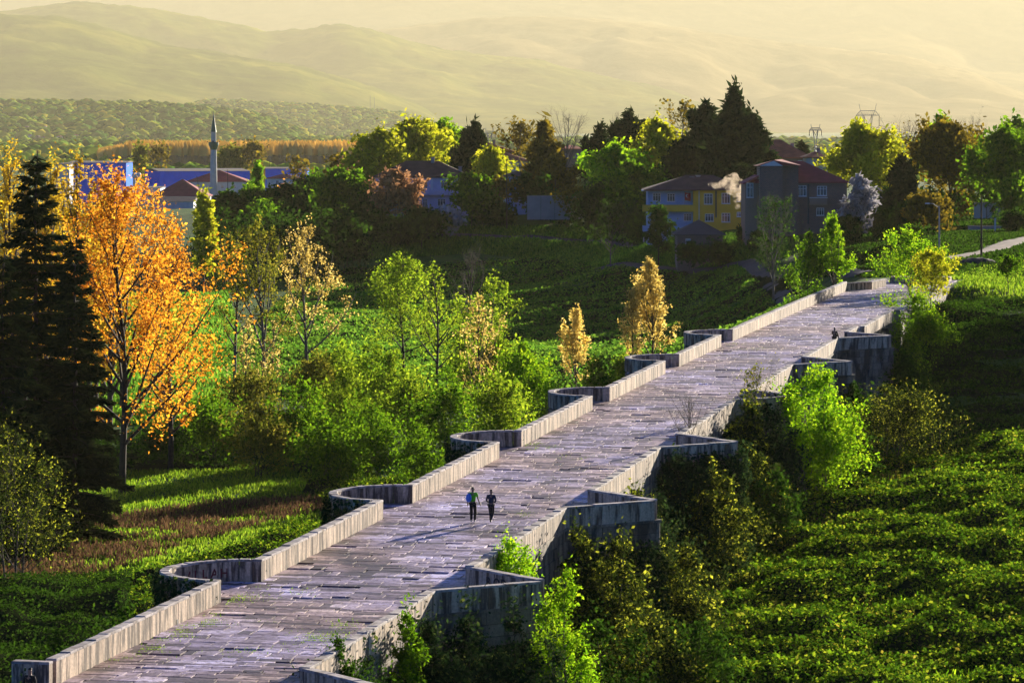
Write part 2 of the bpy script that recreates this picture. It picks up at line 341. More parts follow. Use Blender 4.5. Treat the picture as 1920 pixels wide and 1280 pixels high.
ridge('mountain', [(-1100, 60), (-400, 22), (0, 28), (100, 32), (200, 52), (300, 82), (420, 102), (560, 124), (700, 165), (800, 205), (880, 262), (930, 300)], 20000, 5500, 2500, -2, MAT['mountain'], 31, .34)
ridge('mountain', [(-300, 60), (150, 5), (300, 20), (520, 62), (640, 46), (700, 58), (800, 88), (900, 104), (1000, 112), (1100, 138), (1250, 168), (1350, 205), (1450, 262), (1520, 300)], 25000, 6000, 2500, -2, MAT['mountain'], 47, .32)
ridge('mountain', [(350, 150), (700, 60), (900, 36), (1000, 33), (1100, 36), (1250, 50), (1400, 74), (1550, 92), (1700, 108), (1800, 132), (1920, 180), (2100, 250), (2300, 300)], 30000, 7500, 2500, -2, MAT['mountain_dry'], 59, .3)
ridge('mountain', [(-1800, 20), (-600, -50), (300, -80), (1000, -90), (1300, -80), (1500, -70), (1620, -60), (1750, -50), (1920, -40), (2300, 0), (2900, 20), (3700, 60)], 38000, 9000, 2500, -2, MAT['mountain_dry'], 71, .3)

# far woods on the two low hills: one mass of rounded crowns
def ico():
    t = (1 + 5 ** .5) / 2
    v = np.array([(-1, t, 0), (1, t, 0), (-1, -t, 0), (1, -t, 0), (0, -1, t), (0, 1, t), (0, -1, -t), (0, 1, -t), (t, 0, -1), (t, 0, 1), (-t, 0, -1), (-t, 0, 1)], float)
    v /= np.linalg.norm(v[0])
    f = np.array([(0, 11, 5), (0, 5, 1), (0, 1, 7), (0, 7, 10), (0, 10, 11), (1, 5, 9), (5, 11, 4), (11, 10, 2), (10, 7, 6), (7, 1, 8), (3, 9, 4), (3, 4, 2), (3, 2, 6), (3, 6, 8), (3, 8, 9), (4, 9, 5), (2, 4, 11), (6, 2, 10), (8, 6, 7), (9, 8, 1)])
    return v, f
def blobs(name, label, P_, rad, mat, sq=1.0, jit=.25):
    v, f = ico(); n = len(P_)
    V = P_[:, None] + v[None] * rad[:, None, None] * (1 + (rng.random((n, 12, 1)) - .5) * 2 * jit) * np.array([1, 1, sq])
    Fq = (f[None] + (np.arange(n) * 12)[:, None, None]).reshape(-1, 3)
    o = bpy.data.objects.new(name, np_mesh(name, V.reshape(-1, 3), Fq, [mat], True)); link(o); tag(o, label, kind='stuff'); return o
def on_ridge(Hd, n, vmin=.1, vmax=1.06):
    Xg, Yg, Z, v = Hd; ok = np.where((v >= vmin) & (v <= vmax))[0]
    r = rng.integers(ok[0], ok[-1], n); c = rng.integers(1, Xg.shape[1] - 1, n); a = rng.random(n); b = rng.random(n)
    X = Xg[r, c] * (1 - a) + Xg[r, c + 1 - (c + 1 >= Xg.shape[1])] * a; Y = Yg[r, c] * (1 - b) + Yg[np.minimum(r + 1, Xg.shape[0] - 1), c] * b
    z = Z[r, c] * (1 - b) + Z[np.minimum(r + 1, Xg.shape[0] - 1), c] * b
    return np.stack([X, Y, z], 1)
MAT['far_wood'] = M_leaf('far_wood_leaves', [(0, (.03, .10, .02)), (.4, (.10, .24, .03)), (.75, (.34, .46, .05)), (1, (.55, .48, .07))], .4, .006)
pa = on_ridge(HA, 11000); k = fbm(pa[:, 0] / 60, pa[:, 1] / 60, 4) > .36; pa = pa[k]
blobs('forest', 'wooded green slope behind the minaret', pa + [0, 0, 1.5], 4 + rng.random(len(pa)) ** 3 * 11 + 4 * vnoise(pa[:, 0] / 150, pa[:, 1] / 150, 6), MAT['far_wood'], .95)
pb = on_ridge(HB, 3500); blobs('forest', 'hazy wooded rise beyond the green slope', pb + [0, 0, 1], 8.0 + rng.random(len(pb)) ** 2 * 11, MAT['far_wood'], .95)
# poplar plantation: a belt of straight golden poplars on the plain
def plantation():
    n = 5200; X = rng.uniform(-560, -40, n); Y = 2900 + rng.uniform(0, 260, n) + (X + 560) * .12
    X = np.round(X / 4) * 4 + rng.normal(0, .5, n)
    k = (PXX(X, Y) > 185) ; X, Y = X[k], Y[k]; n = len(X)
    h = 17 + rng.normal(0, .9, n) + 2 * vnoise(X / 80, Y / 80, 2); h *= smoothstep((PXX(X, Y) - 175) / 90) * .35 + .65
    V = []; base = np.array([(-1, -1), (1, -1), (1, 1), (-1, 1)], float)
    r = np.stack([np.full(n, .35), 1.0 + rng.random(n) * .5, 1.5 + rng.random(n) * .6, np.full(n, .15)], 1); zz = np.array([0, .42, .72, 1.0])
    V = np.zeros((n, 4, 4, 3)); V[..., 0] = X[:, None, None] + base[None, None, :, 0] * r[:, :, None]; V[..., 1] = Y[:, None, None] + base[None, None, :, 1] * r[:, :, None]
    V[..., 2] = (h[:, None] * zz[None])[:, :, None]
    f = np.array([(i * 4 + j, i * 4 + (j + 1) % 4, (i + 1) * 4 + (j + 1) % 4, (i + 1) * 4 + j) for i in range(3) for j in range(4)])
    Fq = (f[None] + (np.arange(n) * 16)[:, None, None]).reshape(-1, 4); mi = np.tile(np.array([0] * 4 + [1] * 8), n)
    V[:, 0] = V[:, 0]
    o = bpy.data.objects.new('poplar_wood', np_mesh('poplar_wood', V.reshape(-1, 3), Fq, [MAT['bark_pale'], MAT['far_poplar']], False, mi)); link(o)
    tag(o, 'long belt of golden poplars on the plain below the wooded slope', kind='stuff')
def PXX(X, Y): return CX + X * F / Y
MAT['far_poplar'] = M_leaf('far_poplar_leaves', [(0, (.62, .42, .10)), (1, (.85, .62, .20))], .45, .02)
plantation()
# belts of hedgerow and orchard trees across the plain
pts = []
for (x0, x1, Ya, Yb, n) in [(150, 700, 1900, 2500, 420), (700, 1300, 2400, 3600, 260), (1400, 1960, 1900, 3200, 380), (-100, 250, 2300, 3600, 300), (-100, 900, 3800, 7600, 2600), (900, 2000, 3600, 7600, 1600)]:
    Y = rng.uniform(Ya, Yb, n); X = PX(rng.uniform(x0, x1, n), Y); keep = fbm(X / 120, Y / 60, 8) > .48; pts.append(np.stack([X[keep], Y[keep], 2.2 + 0 * X[keep]], 1))
pts = np.concatenate(pts); blobs('hedgerow', 'scattered low trees and hedges far out on the plain', pts, (2.5 + rng.random(len(pts)) * 4) * np.clip(pts[:, 1] / 3000, 1, 2.2), MAT['far_wood'], 1.0)

# the haze: one closed box of even, pale air
hb = MB(); hb.box(-17500, 17500, -500, 43000, -7, 1900)
def M_haze():
    m, t, o = nt('haze_air'); v = N(t, 'ShaderNodeVolumePrincipled')
    v.inputs['Color'].default_value = (1.0, .93, .64, 1); v.inputs['Density'].default_value = HAZE_DENS; v.inputs['Anisotropy'].default_value = .22
    t.links.new(v.outputs[0], o.inputs['Volume']); return m
hz = hb.build('haze', M_haze()); tag(hz, 'pale golden haze over the valley', kind='stuff')
# ------------------------------------------------------------------ the bridge
S0 = 250.0; BW = 9.27; PT = .37; PH = .95
bridge = empty('stone_bridge', (*br_world(0, S0), 0), -TH)
tag(bridge, 'long ancient stone bridge with paved deck, rounded bays and pointed buttresses', 'bridge')
LC = [132.5, 159.8, 188.1, 215.6, 244.4, 273.0, 300.0]          # pier centres, bays on the left side
RC = [131.8, 159.0, 187.3, 214.9, 243.6, 271.6, 298.6]
BR = 3.12                                                        # inner radius of a bay
TIPS = 3.9; TB = 3.9                                             # a buttress: reach and half width at its root
S_END = 408.0; R_END = 332.5
MAT['graffiti_red'] = M_plain('faded_red_paint', (.16, .03, .035), .8)
MAT['graffiti_black'] = M_plain('black_paint', (.02, .02, .03), .6)
def L(w, s, z): return (w, s - S0, z)
def piece(q, z0, z1, ch=.02, zt=None):
    """block on a four-cornered outline q [(w,s)..] with a chamfered top; zt = per-corner top offsets"""
    q = np.array(q, float); c = q.mean(0); d = c - q; l = np.linalg.norm(d, axis=1, keepdims=True); qi = q + d / l * ch * 1.4
    zt = np.zeros(4) if zt is None else zt
    v = [L(a, b, z0) for a, b in q] + [L(a, b, z1 - ch + zt[i]) for i, (a, b) in enumerate(q)] + [L(a, b, z1 + zt[i]) for i, (a, b) in enumerate(qi)]
    f = [(0, 1, 5, 4), (1, 2, 6, 5), (2, 3, 7, 6), (3, 0, 4, 7), (4, 5, 9, 8), (5, 6, 10, 9), (6, 7, 11, 10), (7, 4, 8, 11), (8, 9, 10, 11), (3, 2, 1, 0)]
    return v, f
def emit(pieces, name, mat, parent, limit, stuff_name, recentre=True):
    """pieces: (priority, verts, faces); the most prominent become parts, the rest one joined part"""
    pieces.sort(key=lambda p: -p[0]); rest = MB()
    for i, (pr, v, f) in enumerate(pieces):
        if i < limit:
            c = np.mean(np.array(v), 0); m = MB(); m.add([tuple(np.array(p) - c) for p in v], f)
            m.build(name, mat, parent, loc=tuple(c))
        else: rest.add(v, f)
    if rest.v:
        o = rest.build(stuff_name, mat, parent); tag(o, kind='stuff'); return o
def floor_limits(s):
    lo, hi = 0.0, BW
    for c in LC[1:]:
        if abs(s - c) < BR: lo = -math.sqrt(max(BR * BR - (s - c) ** 2, 0)) - .25
    if LC[0] - 4 < s < LC[0] + 2.6: lo = -1.4
    for c in RC:
        if abs(s - c) < TB - .5: hi = BW + max(0, (TIPS - .3) * (1 - abs(s - c) / (TB - .35)))
    return lo, hi
# paving: rows of worn slabs across the deck
pieces = []; s = 111.0; rr = random.Random(5)
while s < S_END:
    dep = rr.choice([.34, .42, .5, .55, .62, .7, .85, 1.0]) * (1 if s < 300 else 1.25)
    lo, hi = floor_limits(s + dep / 2); w = lo + rr.uniform(-.3, 0)
    while w < hi:
        l = rr.choice([.45, .6, .75, .9, 1.05, 1.3, 1.6, 1.9]); a, b = max(w, lo), min(w + l, hi)
        if b - a > .12:
            g = rr.uniform(.012, .036); rz = lambda k: rr.uniform(-k, k)
            q = [(a + g + rz(.03), s + g + rz(.035)), (b - g + rz(.03), s + g + rz(.035)), (b - g + rz(.03), s + dep - g + rz(.035)), (a + g + rz(.03), s + dep - g + rz(.035))]
            z = float(deck_z(s)) + rz(.008) - (.05 if rr.random() < .04 else 0); sl = float(deck_z(s + dep) - deck_z(s))
            zt = np.array([rz(.006), rz(.006), sl + rz(.006), sl + rz(.006)])
            v, f = piece(q, z - .16, z, .0012, zt); pieces.append(((b - a) * dep / (s - 60) ** 3, v, f))
        w += l
    s += dep
emit(pieces, 'paving_stone', MAT['paving'], bridge, 300, 'far_paving')
# the body: deck slab, spandrels and arches
body = MB(); ss = np.arange(104, S_END + .01, .5)
def belly(s):
    z = -3.0; cs = [104.0] + LC + [327.0, 354.0]
    top = float(deck_z(s))
    for a, b in zip(LC[:-1], LC[1:]):
        if a + 3.5 < s < b - 3.5:
            r = (b - a - 7) / 2; x = s - (a + b) / 2; z = top - 1.25 - (r - math.sqrt(max(r * r - x * x, 0))) * .85
    if 303.5 < s < 322: r = 9.25; x = s - 312.75; z = top - 1.25 - (r - math.sqrt(max(r * r - x * x, 0))) * .8
    if 104 < s < 129: z = -3
    return max(z, -3.0)
prev = None; body_v = []; b0 = 0
for i, s in enumerate(ss):
    zt = float(deck_z(s)) - .10; zb = min(belly(s), zt - .9)
    body.v += [L(-PT + .06, s, zt), L(BW + PT - .06, s, zt), L(BW + PT - .06, s, zb), L(-PT + .06, s, zb)]
    if i:
        a = (i - 1) * 4; b = i * 4
        for j in range(4): body.f.append((a + j, a + (j + 1) % 4, b + (j + 1) % 4, b + j))
body.f.append((0, 1, 2, 3)); n = len(body.v); body.f.append((n - 1, n - 2, n - 3, n - 4))
body.build('arched_core', MAT['mortar'], bridge)
# bays (rounded) and buttresses (pointed): solid shafts from the ground
def bay_path(c, r, n=22): return [(-r * math.sin(math.pi * i / n), c - r * math.cos(math.pi * i / n)) for i in range(n + 1)]
def shaft(path, z_top, name):
    m = MB(); n = len(path); m.v = [L(a, b, -3) for a, b in path] + [L(a, b, z_top(b)) for a, b in path]
    m.f = [(i, (i + 1) % n, (i + 1) % n + n, i + n) for i in range(n)] + [tuple(range(n, 2 * n))]
    return m.build(name, MAT['mortar'], bridge)
ztop = lambda s: float(deck_z(s)) - .10
for c in LC[1:]: shaft([(.3, c + 3.4), (.3, c - 3.4)] + bay_path(c, BR + PT - .07), ztop, 'bay_shaft')
shaft([(.3, LC[0] + 3.0), (.3, LC[0] - 4.2), (-1.5, LC[0] - 4.2), (-1.5, LC[0] + 2.6)], ztop, 'bay_shaft')
for c in RC: shaft([(BW - .3, c - TB), (BW + PT - .06, c - TB), (BW + TIPS + .42, c), (BW + PT - .06, c + TB), (BW - .3, c + TB)], ztop, 'buttress_shaft')
# the right parapet runs on after the last buttress and ends in a pilaster
# masonry facing
def face_blocks(path, zt_fn, zb_fn, thick, out, hrow=.52, lens=(.7, .95, 1.2, 1.5), seed=1, vis=1.0):
    """courses of blocks along a polyline; out = +1/-1 tells which side faces outward"""
    r_ = random.Random(seed); P_ = [np.array(p, float) for p in path]
    seg = [0.0]
    for a, b in zip(P_[:-1], P_[1:]): seg.append(seg[-1] + float(np.linalg.norm(b - a)))
    def at_(t):
        for i in range(len(P_) - 1):
            if t <= seg[i + 1] or i == len(P_) - 2: return P_[i] + (P_[i + 1] - P_[i]) * (t - seg[i]) / (seg[i + 1] - seg[i])
    res = []; ztmax = max(zt_fn(p[1]) for p in P_)
    k = 0
    while ztmax - k * hrow > -1.5:
        t = -r_.choice([0, .3, .6])
        while t < seg[-1] - .02:
            l = r_.choice(lens); a, b = max(t, 0), min(t + l, seg[-1]); t += l
            if b - a < .15: continue
            # split where the path turns
            cuts = [a] + [x for x in seg if a + .05 < x < b - .05] + [b]
            for a_, b_ in zip(cuts[:-1], cuts[1:]):
                p, q = at_(a_), at_(b_); mid = (p + q) / 2; z1 = zt_fn(mid[1]) - k * hrow; z0 = z1 - hrow
                zb = zb_fn(mid[1])
                if z1 < zb + .2: continue
                z0 = max(z0, zb)
                d = (q - p) / np.linalg.norm(q - p); nn = np.array([d[1], -d[0]]) * out; gp = .012
                pr = r_.uniform(0, .035); p2, q2 = p + d * gp, q - d * gp; o1 = nn * (thick + pr)
                dz = zt_fn(q[1]) - zt_fn(p[1])
                cc = [p2, q2, q2 + o1, p2 + o1]; z0_, z1_ = z0 + gp, z1 - gp
                ch = .02; ci = [p2, q2, q2 + nn * (thick + pr) - d * ch, p2 + nn * (thick + pr) + d * ch]; ot = nn * ch
                v = [L(*p2, z0_ - dz / 2), L(*q2, z0_ + dz / 2), L(*q2, z1_ + dz / 2), L(*p2, z1_ - dz / 2)]
                e = thick + pr - ch
                v += [L(*(p2 + nn * e), z0_ - dz / 2), L(*(q2 + nn * e), z0_ + dz / 2), L(*(q2 + nn * e), z1_ + dz / 2), L(*(p2 + nn * e), z1_ - dz / 2)]
                e = thick + pr
                v += [L(*(p2 + nn * e + d * ch), z0_ + ch - dz / 2), L(*(q2 + nn * e - d * ch), z0_ + ch + dz / 2), L(*(q2 + nn * e - d * ch), z1_ - ch + dz / 2), L(*(p2 + nn * e + d * ch), z1_ - ch - dz / 2)]
                f = [(0, 4, 7, 3), (1, 2, 6, 5), (3, 7, 6, 2), (0, 1, 5, 4), (4, 8, 11, 7), (5, 6, 10, 9), (7, 11, 10, 6), (4, 5, 9, 8), (8, 9, 10, 11)]
                if out < 0: f = [t_[::-1] for t_ in f]
                res.append((vis * (b_ - a_) / (mid[1] ** 2) / (1 + k * .5), v, f))
        k += 1
    return res
blocks = []
face_top = lambda s: float(deck_z(s)) - .16
cuts = [(105, RC[0] - TB)] + [(a + TB, b - TB) for a, b in zip(RC[:-1], RC[1:])] + [(RC[-1] + TB, 340), (340, S_END)]
for a, b in cuts: blocks += face_blocks([(BW + PT - .08, x) for x in np.linspace(a, b, max(2, int((b - a) / 6)))], face_top, belly, .06, 1, seed=int(a))
for c in RC[1:]:
    blocks += face_blocks([(BW + PT - .06, c - TB), (BW + TIPS + .42, c)], face_top, lambda s: -1.5, .05, 1, seed=int(c), vis=1.6)
    blocks += face_blocks([(BW + TIPS + .42, c), (BW + PT - .06, c + TB)], face_top, lambda s: -1.5, .05, 1, seed=int(c) + 1, vis=.1)
for c in LC[1:]:
    blocks += face_blocks(bay_path(c, BR + PT - .07, 12), face_top, lambda s: -1.5, .05, -1, seed=int(c) + 2, vis=.8)
for a, b in [(105, LC[0] - 4.2)] + [(a + 3.5, b - 3.5) for a, b in zip(LC[:-1], LC[1:])] + [(LC[-1] + 3.5, S_END)]:
    blocks += face_blocks([(-PT + .08, x) for x in np.linspace(a, b, max(2, int((b - a) / 6)))], face_top, belly, .06, -1, seed=int(a) + 3, vis=.02)
emit(blocks, 'masonry_block', MAT['masonry'], bridge, 300, 'rough_masonry')
# string course under the parapet, right side and buttresses
sc_ = []
def course(path, out, z_fn, h=.13, proud=.07):
    for p, q in zip(path[:-1], path[1:]):
        p, q = np.array(p, float), np.array(q, float); d = (q - p) / np.linalg.norm(q - p); nn = np.array([d[1], -d[0]]) * out
        za, zb = z_fn(p[1]), z_fn(q[1]); a = [p - nn * .05, q - nn * .05, q + nn * proud, p + nn * proud]
        sc_.append(([L(*a[0], za - h), L(*a[1], zb - h), L(*a[2], zb - h), L(*a[3], za - h), L(*a[0], za), L(*a[1], zb), L(*a[2], zb), L(*a[3], za)],
                [(3, 2, 1, 0), (4, 5, 6, 7), (0, 1, 5, 4), (1, 2, 6, 5), (2, 3, 7, 6), (3, 0, 4, 7)]))
ct = lambda s: float(deck_z(s)) - .03
for a, b in cuts[:-1]: course([(BW + PT, x) for x in np.linspace(a, b, 6)], 1, ct)
for c in RC[1:]: course([(BW + PT, c - TB), (BW + TIPS + .48, c), (BW + PT, c + TB)], 1, ct)
for v, f in sc_: m = MB(); m.add(v, f); m.build('string_course', MAT['masonry'], bridge)
# parapets: runs of upright stones with a flat coping
panels = []; cops = []
def wall_run(path, side, seed, pw=.5, h=PH, coping=True, vis=1.0):
    """path = inner edge line; side gives where the thickness goes (+1 right of travel, -1 left)"""
    r_ = random.Random(seed); P_ = [np.array(p, float) for p in path]
    lens_ = [float(np.linalg.norm(b - a)) for a, b in zip(P_[:-1], P_[1:])]
    for (p0, p1), ln in zip(zip(P_[:-1], P_[1:]), lens_):
        d = (p1 - p0) / ln; nn = np.array([d[1], -d[0]]) * side; n_ = max(1, round(ln / pw)); cu = [0.0]
        for i in range(n_): cu.append(cu[-1] + r_.uniform(.6, 1.4))
        cu = [x * ln / cu[-1] for x in cu]
        for i in range(n_):
            a, b = p0 + d * (cu[i] + .007), p0 + d * (cu[i + 1] - .007); j = r_.uniform(0, .014)
            q = [a - nn * j, b - nn * j, b + nn * (PT + j), a + nn * (PT + j)]
            if side < 0: q = q[::-1]
            z = float(deck_z((a[1] + b[1]) / 2)); v, f = piece(q, z - .05, z + h - .08, .012)
            f = [t_ for t_ in f]; panels.append((vis / (a[1] - 40) ** 2, v, f))
        if coping:
            k = max(1, round(ln / 1.6)); st = ln / k
            for i in range(k):
                a, b = p0 + d * (i * st + (.006 if i else -.0)), p0 + d * ((i + 1) * st - .006); e = .022; oj = nn * r_.uniform(-.014, .014); a = a + oj; b = b + nn * r_.uniform(-.014, .014)
                q = [a - nn * e, b - nn * e, b + nn * (PT + e), a + nn * (PT + e)]
                if side < 0: q = q[::-1]
                z = float(deck_z((a[1] + b[1]) / 2)) + r_.uniform(-.012, .012); v, f = piece(q, z + h - .095, z + h, .02, np.array([r_.uniform(-.008, .008) for _ in range(4)]))
                cops.append((vis / (a[1] - 40) ** 2, v, f))
edges = [(LC[0] + 3.1, LC[1] - 3.1)] + [(a + 3.1, b - 3.1) for a, b in zip(LC[1:-1], LC[2:])] + [(LC[-1] + 3.1, 383.0)]
for i, (a, b) in enumerate(edges):
    k = max(2, int((b - a) / 7)); wall_run([(0, x) for x in np.linspace(a, b, k)], -1, 40 + i, vis=1.2)
wall_run([(0, LC[0] + 2.72), (-1.45, LC[0] + 2.72)], -1, 77)
for i, c in enumerate(LC[1:]):
    pth = bay_path(c, BR, 20); wall_run(pth, -1, 60 + i)
for i, (a, b) in enumerate([(105, RC[0] - TB + .3)] + [(a + TB - .3, b - TB + .3) for a, b in zip(RC[:-1], RC[1:])]):
    wall_run([(BW, x) for x in np.linspace(a, b, 4)], 1, 80 + i)
wall_run([(BW, x) for x in np.linspace(RC[-1] + TB - .3, 309, 3)], 1, 91)
wall_run([(BW + .5, x) for x in np.linspace(309, R_END, 5)], 1, 92)
for i, c in enumerate(RC):
    a, t_, b = (BW + .02, c - TB + .3), (BW + TIPS, c), (BW + .02, c + TB - .3)
    wall_run([a, t_], 1, 100 + i); wall_run([t_, b], 1, 120 + i)
wall_run([(-.1, 383.4), (2.2, 386.5), (3.0, 393)], -1, 140, h=.8)
emit(panels, 'parapet_stone', MAT['parapet'], bridge, 300, 'far_parapet')
emit(cops, 'coping_stone', M_stain('coping_stone', (.42, .37, .36), (.22, .19, .19), 1.5, .15), bridge, 300, 'far_coping')
# end pilaster, spouts and the steps at the far end
pl = MB(); z = float(deck_z(R_END)); pl.add([L(a, b, c) for c in (-1, z + PH) for a, b in [(BW + .3, R_END), (BW + 1.4, R_END), (BW + 1.4, R_END + 1.0), (BW + .3, R_END + 1.0)]], [(3, 2, 1, 0), (4, 5, 6, 7), (0, 1, 5, 4), (1, 2, 6, 5), (2, 3, 7, 6), (3, 0, 4, 7)])
pl.build('end_pilaster', MAT['masonry'], bridge)
def spout(s, w0=BW + PT):
    m = MB(); z = float(deck_z(s)) - .55
    m.add([L(a, b, c) for c in (z - .18, z + .18) for a, b in [(w0 - .1, s - .2), (w0 + .55, s - .16), (w0 + .55, s + .16), (w0 - .1, s + .2)]], [(3, 2, 1, 0), (4, 5, 6, 7), (0, 1, 5, 4), (1, 2, 6, 5), (2, 3, 7, 6), (3, 0, 4, 7)])
    return m.build('drain_spout', MAT['masonry'], bridge)
for s in (137.5, 173.5, 202.0, 327.5): spout(s)
for i in range(4):
    m = MB(); z = float(deck_z(400)) + i * .16; y0 = 399.5 + i * .45
    m.add([L(a, b, c) for c in (z - .3, z + .17) for a, b in [(2.6, y0), (9.0, y0), (9.0, y0 + (.5 if i < 3 else 2.5)), (2.6, y0 + (.5 if i < 3 else 2.5))]], [(3, 2, 1, 0), (4, 5, 6, 7), (0, 1, 5, 4), (1, 2, 6, 5), (2, 3, 7, 6), (3, 0, 4, 7)])
    m.build('step', MAT['parapet'], bridge)
# drain holes at the foot of the left parapet and painted letters
for s in (150.4, 179.0, 206.2, 233.0, 262.0):
    m = MB(); z = float(deck_z(s)); m.add([L(a, b, c) for c in (z + .0, z + .2) for a, b in [(-.02, s), (.012, s), (.012, s + .22), (-.02, s + .22)]], [(3, 2, 1, 0), (4, 5, 6, 7), (0, 1, 5, 4), (1, 2, 6, 5), (2, 3, 7, 6), (3, 0, 4, 7)])
    m.build('drain_hole', MAT['graffiti_black'], bridge)
def letters(name, txt, size, loc, rot, mat):
    cu = bpy.data.curves.new(name, 'FONT'); cu.body = txt; cu.size = size; cu.extrude = .004; cu.offset = .012
    dg = bpy.data.objects.new(name, cu); COL.objects.link(dg); bpy.context.view_layer.update()
    me = bpy.data.meshes.new_from_object(dg.evaluated_get(bpy.context.evaluated_depsgraph_get())); bpy.data.objects.remove(dg)
    me.materials.clear(); me.materials.append(mat); o = bpy.data.objects.new(name, me); link(o, bridge); o.location = loc; o.rotation_euler = rot
    return o
c = LC[1]; a_ = R(52)
for k, ch_ in enumerate('ALLAH'):
    an = R(24 + k * 8.0); p = (-(BR - .02) * math.cos(an), c + (BR - .02) * math.sin(an))
    letters('painted_letter', ch_, .55, L(p[0], p[1], float(deck_z(c)) + .25), (R(90), 0, R(90) - an - R(0)), MAT['graffiti_red'])
c = RC[1]; p0 = np.array([BW + .02, c + TB - .3]); p1 = np.array([BW + TIPS, c]); d = (p1 - p0) / np.linalg.norm(p1 - p0); nrm = np.array([-d[1], d[0]])
for k, ch_ in enumerate('BOD'):
    p = p0 + d * (1.55 + k * .55) - np.array([d[1], -d[0]]) * -.0 + np.array([d[1], -d[0]]) * .03
    letters('painted_letter', ch_, .6, L(p[0], p[1], float(deck_z(c)) + .3), (R(90), 0, math.atan2(d[1], d[0])), MAT['graffiti_black'])
# ------------------------------------------------------------------ vegetation
def leaf_quads(P_, size, up=.0, long=1.0, face=None):
    """one rhombic leaf (or leaf spray) per point"""
    n = len(P_)
    a = rng.normal(size=(n, 3)); a /= np.linalg.norm(a, axis=1, keepdims=True)
    if face is not None: a = a * .9 + face * up; a /= np.linalg.norm(a, axis=1, keepdims=True)
    b = rng.normal(size=(n, 3)); b -= (b * a).sum(1, keepdims=True) * a; b /= np.linalg.norm(b, axis=1, keepdims=True)
    c = np.cross(a, b); s = (size * (.5 + 1.1 * rng.random(n) ** 1.5))[:, None]
    V = np.stack([P_ - b * s * .5 * long, P_ + c * s * .33, P_ + b * s * .5 * long, P_ - c * s * .33], 1).reshape(-1, 3)
    return V, np.arange(n * 4).reshape(-1, 4)
def quads_along(P_, D, ln, wd):
    """narrow blades that start at P and run along D"""
    n = len(P_); r = rng.normal(size=(n, 3)); c = np.cross(D, r); c /= np.linalg.norm(c, axis=1, keepdims=True) + 1e-9
    V = np.stack([P_ - c * wd * .5, P_ + c * wd * .5, P_ + D * ln + c * wd * .2, P_ + D * ln - c * wd * .2], 1).reshape(-1, 3)
    return V, np.arange(n * 4).reshape(-1, 4)
def fast_tube(Vs, Fs, cnt, pts, r0, r1, k):
    pts = np.asarray(pts, float); m = len(pts); d = np.gradient(pts, axis=0); d /= np.linalg.norm(d, axis=1, keepdims=True) + 1e-9
    ref = np.array([.3, .9, .1]); a = np.cross(d, ref); a /= np.linalg.norm(a, axis=1, keepdims=True) + 1e-9; c = np.cross(d, a)
    t = np.arange(k) * 2 * math.pi / k; rad = np.linspace(r0, r1, m)[:, None, None]
    V = pts[:, None] + (a[:, None] * np.cos(t)[None, :, None] + c[:, None] * np.sin(t)[None, :, None]) * rad
    Vs.append(V.reshape(-1, 3)); i = np.arange(m * k).reshape(m, k) + cnt; j = np.roll(i, -1, 1)
    Fs.append(np.stack([i[:-1], j[:-1], j[1:], i[1:]], -1).reshape(-1, 4)); return cnt + m * k
ENV = {'round': lambda t: np.sin(math.pi * np.clip(t * .93 + .09, 0, 1)) ** .6, 'ovoid': lambda t: np.sin(math.pi * np.clip(t, 0, 1) ** .8 * .95 + .1) ** .7,
       'column': lambda t: (1 - np.clip(t, 0, 1) ** 3) * .9 + .1, 'cone': lambda t: 1.02 - np.clip(t, 0, 1), 'top': lambda t: np.clip(t + .25, 0, 1) ** .7 * (1 - np.clip(t - .75, 0, 1) * 3), 'fan': lambda t: .25 + .75 * np.clip(t, 0, 1)}
# kind: env, clear, elevation of limbs (deg), limbs, twigs, twig length, clump size, leaf stretch, trunks
KIND = {'broad': ('round', .22, 38, 26, 9, .34, .16, 1.2, 1), 'vase': ('ovoid', .13, 54, 38, 10, .26, .10, 1.2, 1), 'poplar': ('column', .14, 68, 30, 7, .20, .09, 1.2, 1),
        'sparse': ('ovoid', .30, 60, 18, 9, .22, .07, 1.2, 1), 'sapling': ('ovoid', .08, 66, 22, 8, .22, .09, 1.3, 1), 'bush': ('round', .02, 48, 26, 9, .38, .20, 1.2, 3), 'bushcol': ('ovoid', .02, 62, 28, 9, .26, .16, 1.2, 3),
        'bare': ('fan', .15, 62, 26, 12, .34, .1, 1.0, 1), 'pine': ('top', .35, 28, 22, 9, .34, .13, 2.2, 1), 'darkpine': ('ovoid', .10, 32, 30, 9, .30, .12, 2.2, 1), 'tallpine': ('column', .12, 50, 34, 8, .30, .14, 2.4, 1)}
